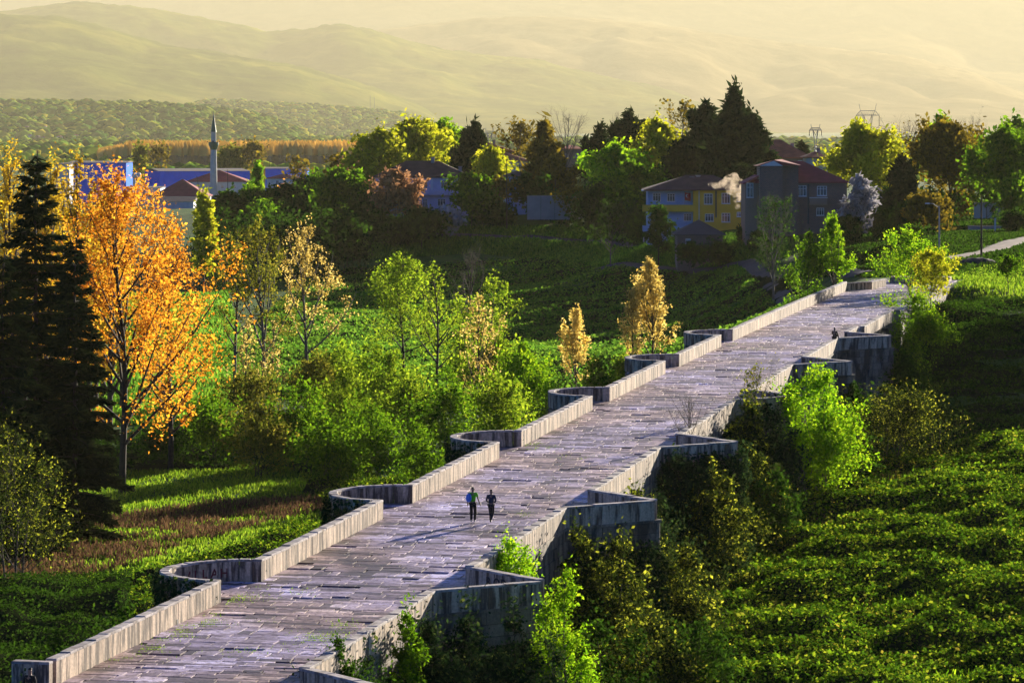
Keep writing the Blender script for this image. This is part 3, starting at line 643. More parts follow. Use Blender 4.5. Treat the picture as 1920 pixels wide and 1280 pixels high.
def gen_tree(kind, H, Rr, nleaf, leaf, seed, lean=0.0, flower=False):
    global rng
    rs = rng; rng = np.random.default_rng(seed + 1000)
    env, clear, el, nl, ns, tl, clump, lng, ntr = KIND[kind]; e = ENV[env]; el = R(el)
    Vs, Fs, cnt = [], [], 0; tp, tdir, tlen = [], [], []
    for k in range(ntr):
        hh = H * (1 if k == 0 else rng.uniform(.6, .9)); off = np.zeros(3) if k == 0 else np.array([rng.normal() * Rr * .25, rng.normal() * Rr * .25, 0])
        ph = rng.uniform(0, 6, 4); tt = np.linspace(0, 1, 9)
        sway = Rr * .10 * tt; tr = np.stack([off[0] * (.4 + tt) + sway * np.sin(tt * 5 + ph[0]) + lean * tt * H, off[1] * (.4 + tt) + sway * np.sin(tt * 4 + ph[1]), tt * hh * .97], 1)
        tr[0, 2] = -.6
        Rr_ = Rr; r0 = max(H * .0125, .05) * (1 if ntr == 1 else .6); cnt = fast_tube(Vs, Fs, cnt, tr, r0, r0 * .12, 7)
        tp.append(tr[-1]); tdir.append(np.array([0, 0, 1.])); tlen.append(.08 * H)
        nlk = nl if ntr == 1 else nl // 2
        for i in range(nlk):
            t = (i + rng.uniform(0, 1)) / nlk; zs = hh * (clear + (.95 - clear) * t); az = i * 2.4 + rng.normal() * .35; a = el * (1 + .25 * (t - .4)) + rng.normal() * .12
            b = np.array([np.interp(zs, tr[:, 2], tr[:, j]) for j in range(3)])
            Ln = Rr * .8
            for _ in range(4):
                ze = zs + Ln * math.sin(a); q = np.clip((ze / hh - clear) / (1.0 - clear), 0, 1)
                Ln = .5 * Ln + .5 * min(Rr * float(e(q)) / max(math.cos(a), .15), (hh * 1.01 - zs) / max(math.sin(a), .1))
            Ln = max(Ln, .05 * hh) * rng.uniform(.58, 1.14)
            dv = np.array([math.cos(az) * math.cos(a), math.sin(az) * math.cos(a), math.sin(a)]); end = b + dv * Ln
            mid = b + dv * Ln * .5 + np.array([math.cos(az), math.sin(az), -.5]) * Ln * .08 + rng.normal(size=3) * Ln * .04
            u = np.linspace(0, 1, 6)[:, None]; lp = b * (1 - u) ** 2 + 2 * mid * u * (1 - u) + end * u ** 2
            rl = r0 * (.52 - .3 * t); cnt = fast_tube(Vs, Fs, cnt, lp, rl, rl * .15, 5)
            for j in range(ns):
                u_ = rng.uniform(.28, 1.0); p = b * (1 - u_) ** 2 + 2 * mid * u_ * (1 - u_) + end * u_ ** 2
                dd = dv * .55 + rng.normal(size=3) * .6 + np.array([0, 0, .25]); dd /= np.linalg.norm(dd); l = (tl * Ln + .05 * Rr) * rng.uniform(.5, 1.15) * (1.2 - .5 * u_)
                pe = p + dd * l; cnt = fast_tube(Vs, Fs, cnt, np.array([p, p + dd * l * .55 + rng.normal(size=3) * l * .06, pe]), rl * .22, rl * .05, 3)
                tp.append(p); tdir.append(dd); tlen.append(l)
                if kind == 'bare':
                    for m in range(3):
                        d3 = dd + rng.normal(size=3) * .45; d3 /= np.linalg.norm(d3); q3 = p + dd * l * rng.uniform(.3, 1); cnt = fast_tube(Vs, Fs, cnt, np.array([q3, q3 + d3 * l * .6]), rl * .1, rl * .04, 3)
    V = np.concatenate(Vs); Fq = np.concatenate(Fs)
    tp, tdir, tlen = np.array(tp), np.array(tdir), np.array(tlen)
    if nleaf:
        w = tlen * rng.uniform(.25, 1.6, len(tlen)); w /= w.sum(); idx = rng.choice(len(tp), nleaf, p=w)
        P_ = tp[idx] + tdir[idx] * (tlen[idx] * rng.uniform(.1, 1.15, nleaf))[:, None] + rng.normal(size=(nleaf, 3)) * (tlen[idx] * clump * 1.6 + leaf * .35)[:, None]
        P_[:, 2] = np.clip(P_[:, 2], .05, None)
        LV, LF = leaf_quads(P_, leaf, long=lng)
    else: LV, LF = None, None
    rng = rs; return V, Fq, LV, LF
def gen_conifer(H, Rr, nleaf, leaf, seed, droop=.25, clear=.04, gap=1.0):
    global rng
    rs = rng; rng = np.random.default_rng(seed + 5000); Vs, Fs, cnt = [], [], 0
    tt = np.linspace(0, 1, 8); tr = np.stack([.1 * np.sin(tt * 4) * tt, 0 * tt, tt * H], 1); tr[0, 2] = -.6; tr[-1] += [.25, 0, -.1]
    cnt = fast_tube(Vs, Fs, cnt, tr, H * .013, .03, 7); P_, D_ = [], []; nb = int(H * 5.2 / gap); Lsum = 0; br = []
    for i in range(nb):
        t = ((i + rng.random()) / nb) ** .9; z = H * (clear + (1 - clear) * t * .985); L_ = Rr * (1 - t) ** .85 * rng.uniform(.62, 1.08) + .25
        az = i * 2.4 + rng.normal() * .4; u = np.linspace(0, 1, 6); rr_ = L_ * u
        zz = z + L_ * (.10 * u - droop * u ** 2 * (1 - .8 * t)) + (.35 * L_ * u if t > .8 else 0) + rng.normal() * .1
        lp = np.stack([math.cos(az) * rr_, math.sin(az) * rr_, zz + 0 * rr_], 1); cnt = fast_tube(Vs, Fs, cnt, lp, .012 * L_ + .02, .01, 3); br.append((lp, L_, az))
    Ls = np.array([b[1] ** 1.5 for b in br]); cntl = (nleaf * Ls / Ls.sum()).astype(int)
    for (lp, L_, az), n in zip(br, cntl):
        if n < 1: continue
        u = rng.random(n) ** .75; b = np.stack([np.interp(u, np.linspace(0, 1, 6), lp[:, k]) for k in range(3)], 1)
        side = np.array([-math.sin(az), math.cos(az), 0]); w = L_ * .26 * (1.1 - u); sgn = rng.choice([-1, 1], n) * rng.random(n)
        b += side[None] * (sgn * w)[:, None] + np.array([0, 0, -1.]) * (np.abs(sgn) * w * .25 + rng.random(n) * .12)[:, None]
        d = side[None] * np.sign(sgn)[:, None] * .6 + np.array([math.cos(az), math.sin(az), 0])[None] * .7 + np.array([0, 0, -.25]); d = d + rng.normal(size=d.shape) * .25; d /= np.linalg.norm(d, axis=1, keepdims=True)
        P_.append(b); D_.append(d)
    P_ = np.concatenate(P_); D_ = np.concatenate(D_); LV, LF = quads_along(P_, D_, leaf * 1.8, leaf * .55)
    V = np.concatenate(Vs); Fq = np.concatenate(Fs); rng = rs; return V, Fq, LV, LF
G_ = lambda *s: [(p, c) for p, c in s]
LEAVES = {
 'orange': M_leaf('orange_poplar_leaves', G_((0, (.50, .17, .012)), (.5, (.72, .31, .02)), (1, (.85, .45, .04))), .6, .3),
 'golden': M_leaf('golden_leaves', G_((0, (.36, .22, .01)), (.5, (.55, .36, .015)), (1, (.68, .48, .03))), .6, .3),
 'amber': M_leaf('amber_leaves', G_((0, (.42, .30, .05)), (.5, (.62, .46, .11)), (1, (.75, .60, .20))), .58, .3),
 'olive': M_leaf('olive_young_leaves', G_((0, (.07, .09, .008)), (.5, (.15, .17, .015)), (1, (.34, .29, .03))), .5, .3),
 'lime': M_leaf('lime_leaves', G_((0, (.08, .20, .004)), (.5, (.20, .38, .008)), (1, (.38, .52, .015))), .6, .3),
 'yellow': M_leaf('yellow_green_leaves', G_((0, (.20, .24, .008)), (.5, (.38, .40, .012)), (1, (.56, .52, .03))), .6, .3),
 'green': M_leaf('fresh_green_leaves', G_((0, (.04, .11, .004)), (.5, (.10, .21, .006)), (1, (.20, .34, .01))), .55, .3),
 'willow': M_leaf('pale_green_leaves', G_((0, (.09, .17, .008)), (.5, (.20, .31, .012)), (1, (.36, .44, .025))), .6, .25),
 'dark': M_leaf('dark_evergreen_leaves', G_((0, (0.016, 0.031, 0.009)), (.6, (0.027, 0.052, 0.012)), (1, (0.053, 0.078, 0.015))), .2, .3),
 'conifer': M_leaf('dark_needles', G_((0, (0.013, 0.021, 0.008)), (.6, (0.021, 0.033, 0.011)), (1, (0.039, 0.052, 0.014))), .12, .3),
 'brownolive': M_leaf('bronze_olive_leaves', G_((0, (0.094, 0.075, 0.013)), (.5, (0.168, 0.130, 0.011)), (1, (0.286, 0.199, 0.011))), .5, .3),
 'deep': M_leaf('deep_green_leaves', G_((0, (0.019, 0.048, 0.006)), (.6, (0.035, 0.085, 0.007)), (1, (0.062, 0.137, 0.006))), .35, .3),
 'white': M_leaf('white_blossom', G_((0, (.25, .24, .26)), (1, (.50, .47, .48))), .35, .3),
 'pink': M_leaf('rusty_blossom', G_((0, (0.171, 0.096, 0.059)), (.5, (0.390, 0.190, 0.078)), (1, (0.538, 0.288, 0.138))), .4, .3),
 'bramble': M_leaf('bramble_leaves', G_((0, (.015, .04, .003)), (.45, (.05, .12, .005)), (.8, (.15, .26, .008)), (1, (.32, .36, .02))), .5, .12),
 'grass': M_leaf('meadow_grass', G_((0, (.07, .15, .008)), (.5, (.15, .27, .012)), (1, (.30, .40, .03))), .5, .08),
 'farmead': M_leaf('deep_meadow_grass', G_((0, (.05, .14, .012)), (.5, (.11, .26, .02)), (1, (.22, .38, .03))), .5, .05),
 'deadgrass': M_leaf('dead_brown_stalks', G_((0, (.06, .035, .022)), (.5, (.11, .06, .035)), (1, (.20, .12, .05))), .35, .2),
 'ivy': M_leaf('ivy_leaves', G_((0, (.014, .028, .010)), (.6, (.025, .05, .015)), (.93, (.05, .10, .02)), (1, (.22, .26, .05))), .25, .3),
 'speckle': M_leaf('speckled_shrub_leaves', G_((0, (.018, .03, .006)), (.66, (.035, .055, .008)), (.76, (.13, .16, .01)), (1, (.48, .50, .04))), .45, .3),
 'reed': M_leaf('pale_shoots', G_((0, (.22, .26, .06)), (1, (.42, .44, .14))), .5, .3),
}
def make_tree(kind, name, label, px, top, hw, Y, leafc, seed, n=6000, leaf=None, bark='bark', cat='tree', group=None, sink=0.0, lean=0.0, wood='trunk', base=None, ysq=1.0):
    X = PX(px, Y); z0 = (tz(X, Y) if base is None else base) - sink; H = PZ(top, Y) - z0; Rr = hw * Y / F * (1.22 if kind not in ('conifer', 'spire') else 1.05)
    leaf = leaf or max(.17, Y * .00105)
    if kind == 'conifer': V, Fq, LV, LF = gen_conifer(H, Rr, n, leaf, seed)
    elif kind == 'spire': V, Fq, LV, LF = gen_conifer(H, Rr, n, leaf, seed, droop=-.5, clear=.03, gap=.7)
    else: V, Fq, LV, LF = gen_tree(kind, H, Rr, n, leaf, seed, lean)
    if ysq != 1.0:
        V[:, 1] *= ysq
        if LV is not None: LV[:, 1] *= ysq
    r = empty(name, (X, Y, z0)); tag(r, label, cat, group)
    o = bpy.data.objects.new(wood, np_mesh(wood, V, Fq, [MAT[bark]], True)); link(o, r)
    if LV is not None: o = bpy.data.objects.new('crown', np_mesh('crown', LV, LF, [LEAVES[leafc]])); link(o, r)
    return r
def copy_tree_thing(src, px, top, Y, label, seed, group=None, wide=1.0, leafc=None):
    X = PX(px, Y); z0 = tz(X, Y); H = PZ(top, Y) - z0
    h0 = max(v.co.z for v in src.children[0].data.vertices[:63]) / .97
    c = src.copy(); COL.objects.link(c); c.location = (X, Y, z0); c.scale = (H / h0 * wide, H / h0 * wide, H / h0); c.rotation_euler = (0, 0, seed * 1.7); c['label'] = label
    if group: c['group'] = group
    for ch in src.children:
        d = ch.copy(); COL.objects.link(d); d.parent = c
        if leafc and ch.name.startswith('crown'): d.material_slots[0].link = 'OBJECT'; d.material_slots[0].material = LEAVES[leafc]
    return c
T = make_tree
# -- foreground left
T('conifer', 'cedar_tree', 'tall dark cedar with a drooping tip at the left edge', 66, 280, 165, 262, 'conifer', 1, 30000, .36, 'bark_dark')
T('conifer', 'cedar_tree', 'dark cedar half cut off by the left edge of the photo', 4, 470, 130, 250, 'conifer', 2, 16000, .36, 'bark_dark')
T('conifer', 'cedar_tree', 'lower dark cedar whose bare foot stands on the sunlit grass', 140, 440, 100, 258, 'conifer', 3, 22000, .34, 'bark_dark')
T('bush', 'bush', 'speckled olive bush in front of the cedars', 28, 790, 105, 232, 'speckle', 4, 9500, .15, cat='bush', wood='stems')
T('vase', 'poplar_tree', 'large orange leaved poplar on the meadow', 228, 330, 172, 300, 'orange', 5, 17500, .23, 'bark_dark')
T('vase', 'poplar_tree', 'orange poplar crowding behind the large orange one', 320, 425, 72, 322, 'orange', 6, 6500, .23, 'bark_dark')
T('poplar', 'poplar_tree', 'slender golden poplar beside the cedar tip', 150, 300, 62, 345, 'golden', 7, 5200, .23)
T('poplar', 'poplar_tree', 'golden poplar at the far left behind the cedars', 22, 292, 60, 352, 'golden', 8, 5200, .23)
T('poplar', 'poplar_tree', 'thin golden poplar in front of the tall blue hall', 205, 322, 42, 350, 'golden', 9, 4000, .23)
T('poplar', 'poplar_tree', 'golden poplar between the cedar and the left edge', 98, 306, 50, 360, 'golden', 12, 4500, .23)
T('sparse', 'poplar_tree', 'open poplar with olive leaves and a pale leaning trunk', 492, 422, 95, 372, 'olive', 10, 5200, .22, 'bark_pale')
T('sparse', 'poplar_tree', 'open poplar with amber leaves right of the olive ones', 575, 425, 72, 385, 'amber', 11, 3300, .22, 'bark_pale')
T('sparse', 'poplar_tree', 'thin olive poplar left of its pale trunked neighbour', 440, 440, 50, 380, 'olive', 13, 2400, .22, 'bark_pale')
T('sapling', 'sapling', 'small amber sapling under the olive poplars', 462, 598, 38, 360, 'amber', 14, 900, .2)
T('sapling', 'sapling', 'small orange sapling between the two open poplars', 512, 604, 28, 366, 'amber', 15, 700, .2)
T('broad', 'tree', 'pale green rounded tree in the middle of the thicket', 755, 478, 78, 425, 'willow', 16, 7500, .25, 'bark_dark')
T('sparse', 'tree', 'thin dark stemmed tree with few leaves in the thicket', 818, 500, 52, 372, 'willow', 17, 1700, .22, 'bark_dark')
T('broad', 'tree', 'light green tree right of the dark stemmed one', 920, 516, 48, 400, 'willow', 18, 3200, .23, 'bark_dark')
T('sapling', 'sapling', 'tall amber tipped sapling rising from the thicket', 900, 556, 44, 352, 'amber', 19, 1500, .2, 'bark_dark')
T('bare', 'tree', 'leafless twiggy tree behind the pale green thicket', 880, 470, 40, 415, None, 20, 0, None, 'bark_dark')
T('poplar', 'poplar_tree', 'small flame shaped amber poplar beside the bridge', 1080, 578, 37, 362, 'amber', 21, 3600, .22)
T('poplar', 'poplar_tree', 'taller amber poplar beside the bridge, spreading', 1222, 490, 52, 415, 'amber', 22, 5600, .25)
T('sapling', 'poplar_tree', 'amber poplar leaning left against its taller neighbour', 1188, 545, 38, 412, 'amber', 23, 2000, .24)
BUSHES = [ # px, top, hw, Y, colour, n, label
 (560, 715, 52, 318, 'green', 4200, 'bright green bush with a dark foot beside the meadow'), (640, 700, 60, 330, 'willow', 4200, 'rounded pale bush behind the bright green one'),
 (700, 640, 70, 352, 'willow', 5200, 'broad pale green bush under the rounded tree'), (765, 690, 62, 330, 'willow', 4600, 'pale bush at the middle front of the thicket'),
 (840, 690, 58, 322, 'green', 4200, 'green bush behind the rounded bay'), (690, 760, 75, 302, 'green', 4600, 'low green bush above the dark bank'),
 (935, 700, 66, 318, 'willow', 4600, 'pale bush touching the third bay parapet'), (985, 640, 58, 345, 'lime', 5200, 'bright lime bush beside the small amber poplar'),
 (930, 628, 55, 362, 'willow', 3800, 'tall pale bush behind the lime one'), (640, 640, 50, 385, 'willow', 2600, 'dim pale bush behind the amber poplar'),
 (590, 660, 45, 372, 'olive', 2400, 'olive bush at the foot of the amber poplar'), (470, 690, 52, 352, 'olive', 2600, 'olive bush around the saplings'),
 (400, 735, 62, 330, 'green', 3000, 'dim green bush behind the orange tree trunk'), (480, 760, 66, 312, 'olive', 3200, 'olive bush at the back edge of the meadow'),
 (1120, 672, 36, 352, 'green', 2400, 'green bush at the foot of the small amber poplar'), (1170, 665, 26, 372, 'willow', 1200, 'small pale bush between the two amber poplars'),
 (870, 560, 42, 400, 'willow', 2200, 'thin pale bush high in the thicket'), (300, 800, 75, 330, 'deep', 2600, 'dark bush in the shade behind the orange tree'), (170, 820, 70, 318, 'deep', 2400, 'dark bush behind the lower cedar'),
 (610, 790, 70, 296, 'green', 3400, 'low green bush on the dark bank left of the bay'), (780, 790, 46, 285, 'green', 2200, 'small green bush behind the dark bay wall')]
for i, (px, top, hw, Y, lc, n, lb) in enumerate(BUSHES): T('bush', 'bush', lb, px, top, hw, Y, lc, 200 + i, int(n * 1.5), max(.18, Y * .00078), 'bark_dark', 'bush', wood='stems')
# -- around the far end of the bridge
T('poplar', 'tree', 'bright lime tree left of the far end of the bridge', 1562, 408, 40, 398, 'lime', 30, 5200, .24)
T('sapling', 'tree', 'lower lime tree beside the brighter one', 1515, 438, 36, 395, 'green', 31, 3600, .24)
T('broad', 'tree', 'yellow leaved tree right of the far end of the bridge', 1705, 432, 54, 372, 'lime', 32, 5600, .22)
T('broad', 'tree', 'second yellow tree leaning out behind the parapet end', 1745, 470, 36, 362, 'yellow', 33, 3800, .22)
T('bush', 'bush', 'bright green bush below the yellow trees', 1715, 548, 52, 345, 'lime', 34, 6500, .20, cat='bush', wood='stems')
T('bush', 'bush', 'dim green bush filling the bank right of the bridge end', 1742, 590, 66, 328, 'green', 35, 5200, .20, cat='bush', wood='stems')
T('bush', 'bush', 'green bush growing against the end pilaster', 1690, 588, 40, 318, 'green', 36, 3800, .19, cat='bush', wood='stems')
T('bush', 'bush', 'dark bush left of the path at the bridge end', 1530, 540, 45, 372, 'deep', 37, 3000, .2, cat='bush', wood='stems')
T('bare', 'tree', 'dim greenish bare tree below the brick house', 1450, 378, 46, 500, 'deep', 38, 2200, .28, 'bark_pale')
# -- right of the bridge
T('bushcol', 'bush', 'tall bright green bush beside the ivy clad buttress', 1542, 700, 82, 232, 'lime', 40, 17000, .17, cat='bush', wood='stems')
T('bush', 'bush', 'rounded dark bush speckled with yellow leaves', 1662, 718, 92, 250, 'speckle', 41, 9500, .15, cat='bush', wood='stems')
T('bushcol', 'bush', 'olive yellow bush spilling down from the second buttress', 1175, 925, 92, 186, 'speckle', 42, 10500, .13, cat='bush', wood='stems')
T('bushcol', 'sapling', 'bright green sapling against the nearest buttress', 1062, 1075, 60, 150, 'lime', 43, 13000, .125, cat='sapling', wood='stems')
T('bush', 'bush', 'bright green bush hanging over the parapet before the nearest buttress', 955, 1003, 46, 162.3, 'lime', 44, 9000, .12, cat='bush', wood='stems', base=7.2)
T('bush', 'bush', 'dark ivy bush climbing the near parapet, leaves catching sun', 765, 1130, 28, 141.5, 'green', 45, 6000, .11, cat='bush', wood='stems', base=5.5)
T('bush', 'bush', 'ivy bush at the bottom edge beside the near parapet', 640, 1200, 76, 134.5, 'deep', 46, 11000, .11, cat='bush', wood='stems', base=6.6)
T('bare', 'bush', 'leafless twigs above the ivy clad buttress', 1415, 690, 38, 233, 'olive', 47, 500, .15, cat='bush', wood='stems', base=9.2)
T('bare', 'bush', 'leafless twigs over the parapet between the buttresses', 1290, 745, 40, 215, None, 48, 0, .15, cat='bush', wood='stems', base=8.2)
T('sparse', 'tree', 'small tree with a dark crooked trunk on the sunlit grass', 1890, 480, 42, 380, 'green', 49, 2000, .2, 'bark_dark')
# -- village ridge, left to right
V_ = [
 ('broad', 712, 240, 52, 830, 'yellow', 4200, 'small yellow tree at the left end of the village'),
 ('broad', 770, 226, 68, 850, 'yellow', 7500, 'big yellow green tree above the lilac house'),
 ('broad', 828, 226, 45, 870, 'lime', 5200, 'lime tree right behind the big yellow green one'),
 ('darkpine', 886, 236, 29, 800, 'dark', 5200, 'dark rounded evergreen right of the lilac house roof'),
 ('broad', 925, 278, 40, 775, 'yellow', 3000, 'yellow tree in front of the red roofed house'),
 ('bare', 975, 232, 38, 900, 'brownolive', 900, 'bare beige tree behind the red roofs'),
 ('darkpine', 1022, 226, 28, 770, 'brownolive', 2800, 'narrow bronze evergreen beside a bare tree'),
 ('bare', 1062, 216, 36, 780, None, 0, 'tall bare tree in the middle of the village'),
 ('sparse', 1045, 300, 50, 760, 'brownolive', 1800, 'dim thin tree below the tall bare one'),
 ('darkpine', 1122, 244, 34, 770, 'dark', 5200, 'black green pine left of the lime trees'),
 ('pine', 1180, 218, 34, 800, 'dark', 3600, 'flat topped dark pine against the haze'),
 ('broad', 1232, 224, 40, 760, 'yellow', 5600, 'domed yellow green tree beside the flat topped pine'),
 ('broad', 1160, 272, 52, 722, 'lime', 5200, 'lime tree in front of the dark pines'),
 ('broad', 1185, 305, 45, 700, 'green', 4200, 'dim green tree left of the yellow house'),
 ('bare', 1158, 214, 24, 900, None, 0, 'small bare tree behind the black green pine'),
 ('bare', 1282, 194, 34, 830, 'brownolive', 500, 'bare rounded tree left of the tallest evergreen'),
 ('pine', 1318, 204, 32, 740, 'dark', 3600, 'dark open pine left of the tallest evergreen'),
 ('darkpine', 1290, 262, 42, 730, 'dark', 4600, 'dark evergreen behind the yellow house roof'),
 ('tallpine', 1376, 170, 30, 725, 'dark', 7500, 'tallest dark evergreen of the village'),
 ('tallpine', 1412, 222, 32, 720, 'dark', 5600, 'dark evergreen on the right shoulder of the tallest one'),
 ('tallpine', 1345, 240, 26, 722, 'dark', 4000, 'dark evergreen on the left shoulder of the tallest one'),
 ('broad', 1620, 236, 74, 690, 'yellow', 8500, 'big yellow olive tree right of the brick house'),
 ('broad', 1782, 236, 88, 640, 'brownolive', 9500, 'broad bronze tree, biggest on the right'),
 ('bare', 1700, 232, 46, 800, None, 0, 'bare tree between the yellow and the bronze tree'),
 ('bare', 1826, 222, 46, 790, None, 0, 'bare twigs above the broad bronze tree'),
 ('broad', 1762, 218, 34, 780, 'lime', 3000, 'lime crown rising behind the bronze tree'),
 ('broad', 1888, 242, 62, 610, 'green', 7500, 'big green tree at the right edge'),
 ('broad', 1905, 222, 36, 760, 'green', 3000, 'green crown behind the one at the right edge'),
 ('darkpine', 1690, 300, 26, 620, 'dark', 3800, 'dark narrow evergreen between the two big trees'),
 ('spire', 1504, 264, 8, 800, 'dark', 2000, 'thin dark cypress before the orange roofs'),
 ('broad', 1730, 370, 44, 560, 'brownolive', 2800, 'dim bronze tree by the street lamp'),
 ('broad', 1640, 400, 40, 600, 'deep', 3000, 'dark tree below the white blossom tree'),
 ('broad', 1590, 415, 34, 590, 'deep', 2600, 'dark tree right of the brick house'),
 ('pink', 748, 322, 46, 742, 'pink', 3200, 'rust coloured blossom tree before the lilac house'),
 ('broad', 884, 330, 42, 740, 'green', 4200, 'rounded green tree right of the lilac house'),
 ('blossom', 838, 392, 30, 728, 'white', 1100, 'white blossom bush below the lilac house'),
 ('blossom', 1612, 332, 28, 590, 'white', 1300, 'white blossom tree right of the brick house'),
 ('broad', 790, 395, 40, 722, 'deep', 2600, 'dark bush left of the white blossom bush'),
 ('broad', 990, 330, 50, 745, 'deep', 1800, 'thin dark tree on the lane with a forked trunk'),
 ('bare', 935, 340, 30, 742, 'brownolive', 500, 'bare fruit tree by the small dark roof'),
 ('bare', 1145, 388, 44, 640, 'deep', 900, 'bare pale bush below the lane'),
 ('broad', 1120, 350, 48, 712, 'deep', 3000, 'dark tree over the garden wall'),
 ('broad', 1080, 355, 40, 730, 'brownolive', 1500, 'brownish tree before the garden wall'),
 ('broad', 1235, 385, 24, 612, 'deep', 1000, 'little dark tree before the yellow balcony'),
 ('broad', 640, 322, 52, 770, 'green', 5200, 'bright topped green tree left of the rusty blossom'),
 ('broad', 590, 340, 50, 800, 'deep', 4200, 'dark green tree in the middle of the dark belt'),
 ('broad', 540, 352, 46, 790, 'deep', 3800, 'dark green tree with the low rusty bush beside it'),
 ('broad', 470, 352, 48, 800, 'green', 3800, 'green topped tree under the mosque roofs'),
 ('broad', 425, 362, 36, 780, 'deep', 3000, 'dark tree below the minaret'),
 ('broad', 690, 372, 50, 750, 'deep', 4200, 'dark tree left below the rusty blossom'),
 ('broad', 610, 408, 60, 700, 'deep', 3800, 'dark tree hanging over the shaded meadow'),
 ('broad', 500, 412, 60, 720, 'deep', 3800, 'dark tree behind the open poplars'),
 ('spirelime', 484, 306, 24, 850, 'lime', 2600, 'pointed lime tree right of the minaret'),
 ('broad', 382, 360, 22, 640, 'yellow', 2600, 'yellow tree below the white roof'),
 ('bush', 533, 342, 10, 900, 'orange', 700, 'little rusty bush under the small blue hall'),
 ('bare', 560, 296, 28, 1100, 'brownolive', 300, 'dark fan shaped bare tree by the small blue hall'),
 ('bare', 478, 272, 34, 1850, 'brownolive', 700, 'bare greyish tree behind the blue hall'),
 ('broad', 432, 276, 24, 1850, 'olive', 2200, 'olive tree right behind the minaret'),
 ('bare', 302, 276, 18, 1850, 'brownolive', 300, 'small bare tree above the blue hall'),
 ('bare', 262, 280, 16, 1850, 'olive', 500, 'small bare tree between the two blue halls'),
 ('broad', 640, 290, 28, 900, 'brownolive', 1500, 'brownish tree before the white house'),
 ('bare', 655, 296, 20, 860, 'pink', 400, 'bare tree with rusty buds by the white house'),
]
KIND['pink'] = KIND['broad']; KIND['blossom'] = ('round', .06, 55, 22, 9, .34, .06, 1.6, 1); KIND['spirelime'] = ('cone', .05, 50, 26, 8, .26, .12, 1.2, 1)
for i, (k, px, top, hw, Y, lc, n, lb) in enumerate(V_):
    T(k, {'darkpine': 'pine_tree', 'tallpine': 'pine_tree', 'pine': 'pine_tree', 'spire': 'cypress_tree', 'bush': 'bush'}.get(k, 'tree'), lb, px, top, hw, Y, lc, 400 + i, int(n * 1.15), None, 'bark_dark' if k not in ('bare',) else 'bark_pale', 'bush' if k == 'bush' else 'tree')
# wood rising off to the right, whose shade falls over the bank
for i, (X, Y, H, lb) in enumerate([(73, 344, 19, 'dense tree beyond the right edge, nearest the bank'), (82, 352, 20, 'second dense tree beyond the right edge'), (91, 364, 21, 'third dense tree beyond the right edge'), (79, 372, 20, 'dense tree behind the nearest one beyond the right edge'),
        (88, 384, 21, 'dense back row tree beyond the right edge'), (97, 380, 21, 'tall dense tree beyond the right edge'), (100, 350, 20, 'outermost dense tree beyond the right edge'), (84, 398, 22, 'hindmost dense tree beyond the right edge')]):
    T('broad', 'tree', lb, CX + X * F / Y, HOR + (CAMZ - tz(X, Y) - H) * F / Y, 130, Y, 'deep', 600 + i, 8000, .6, 'bark_dark')

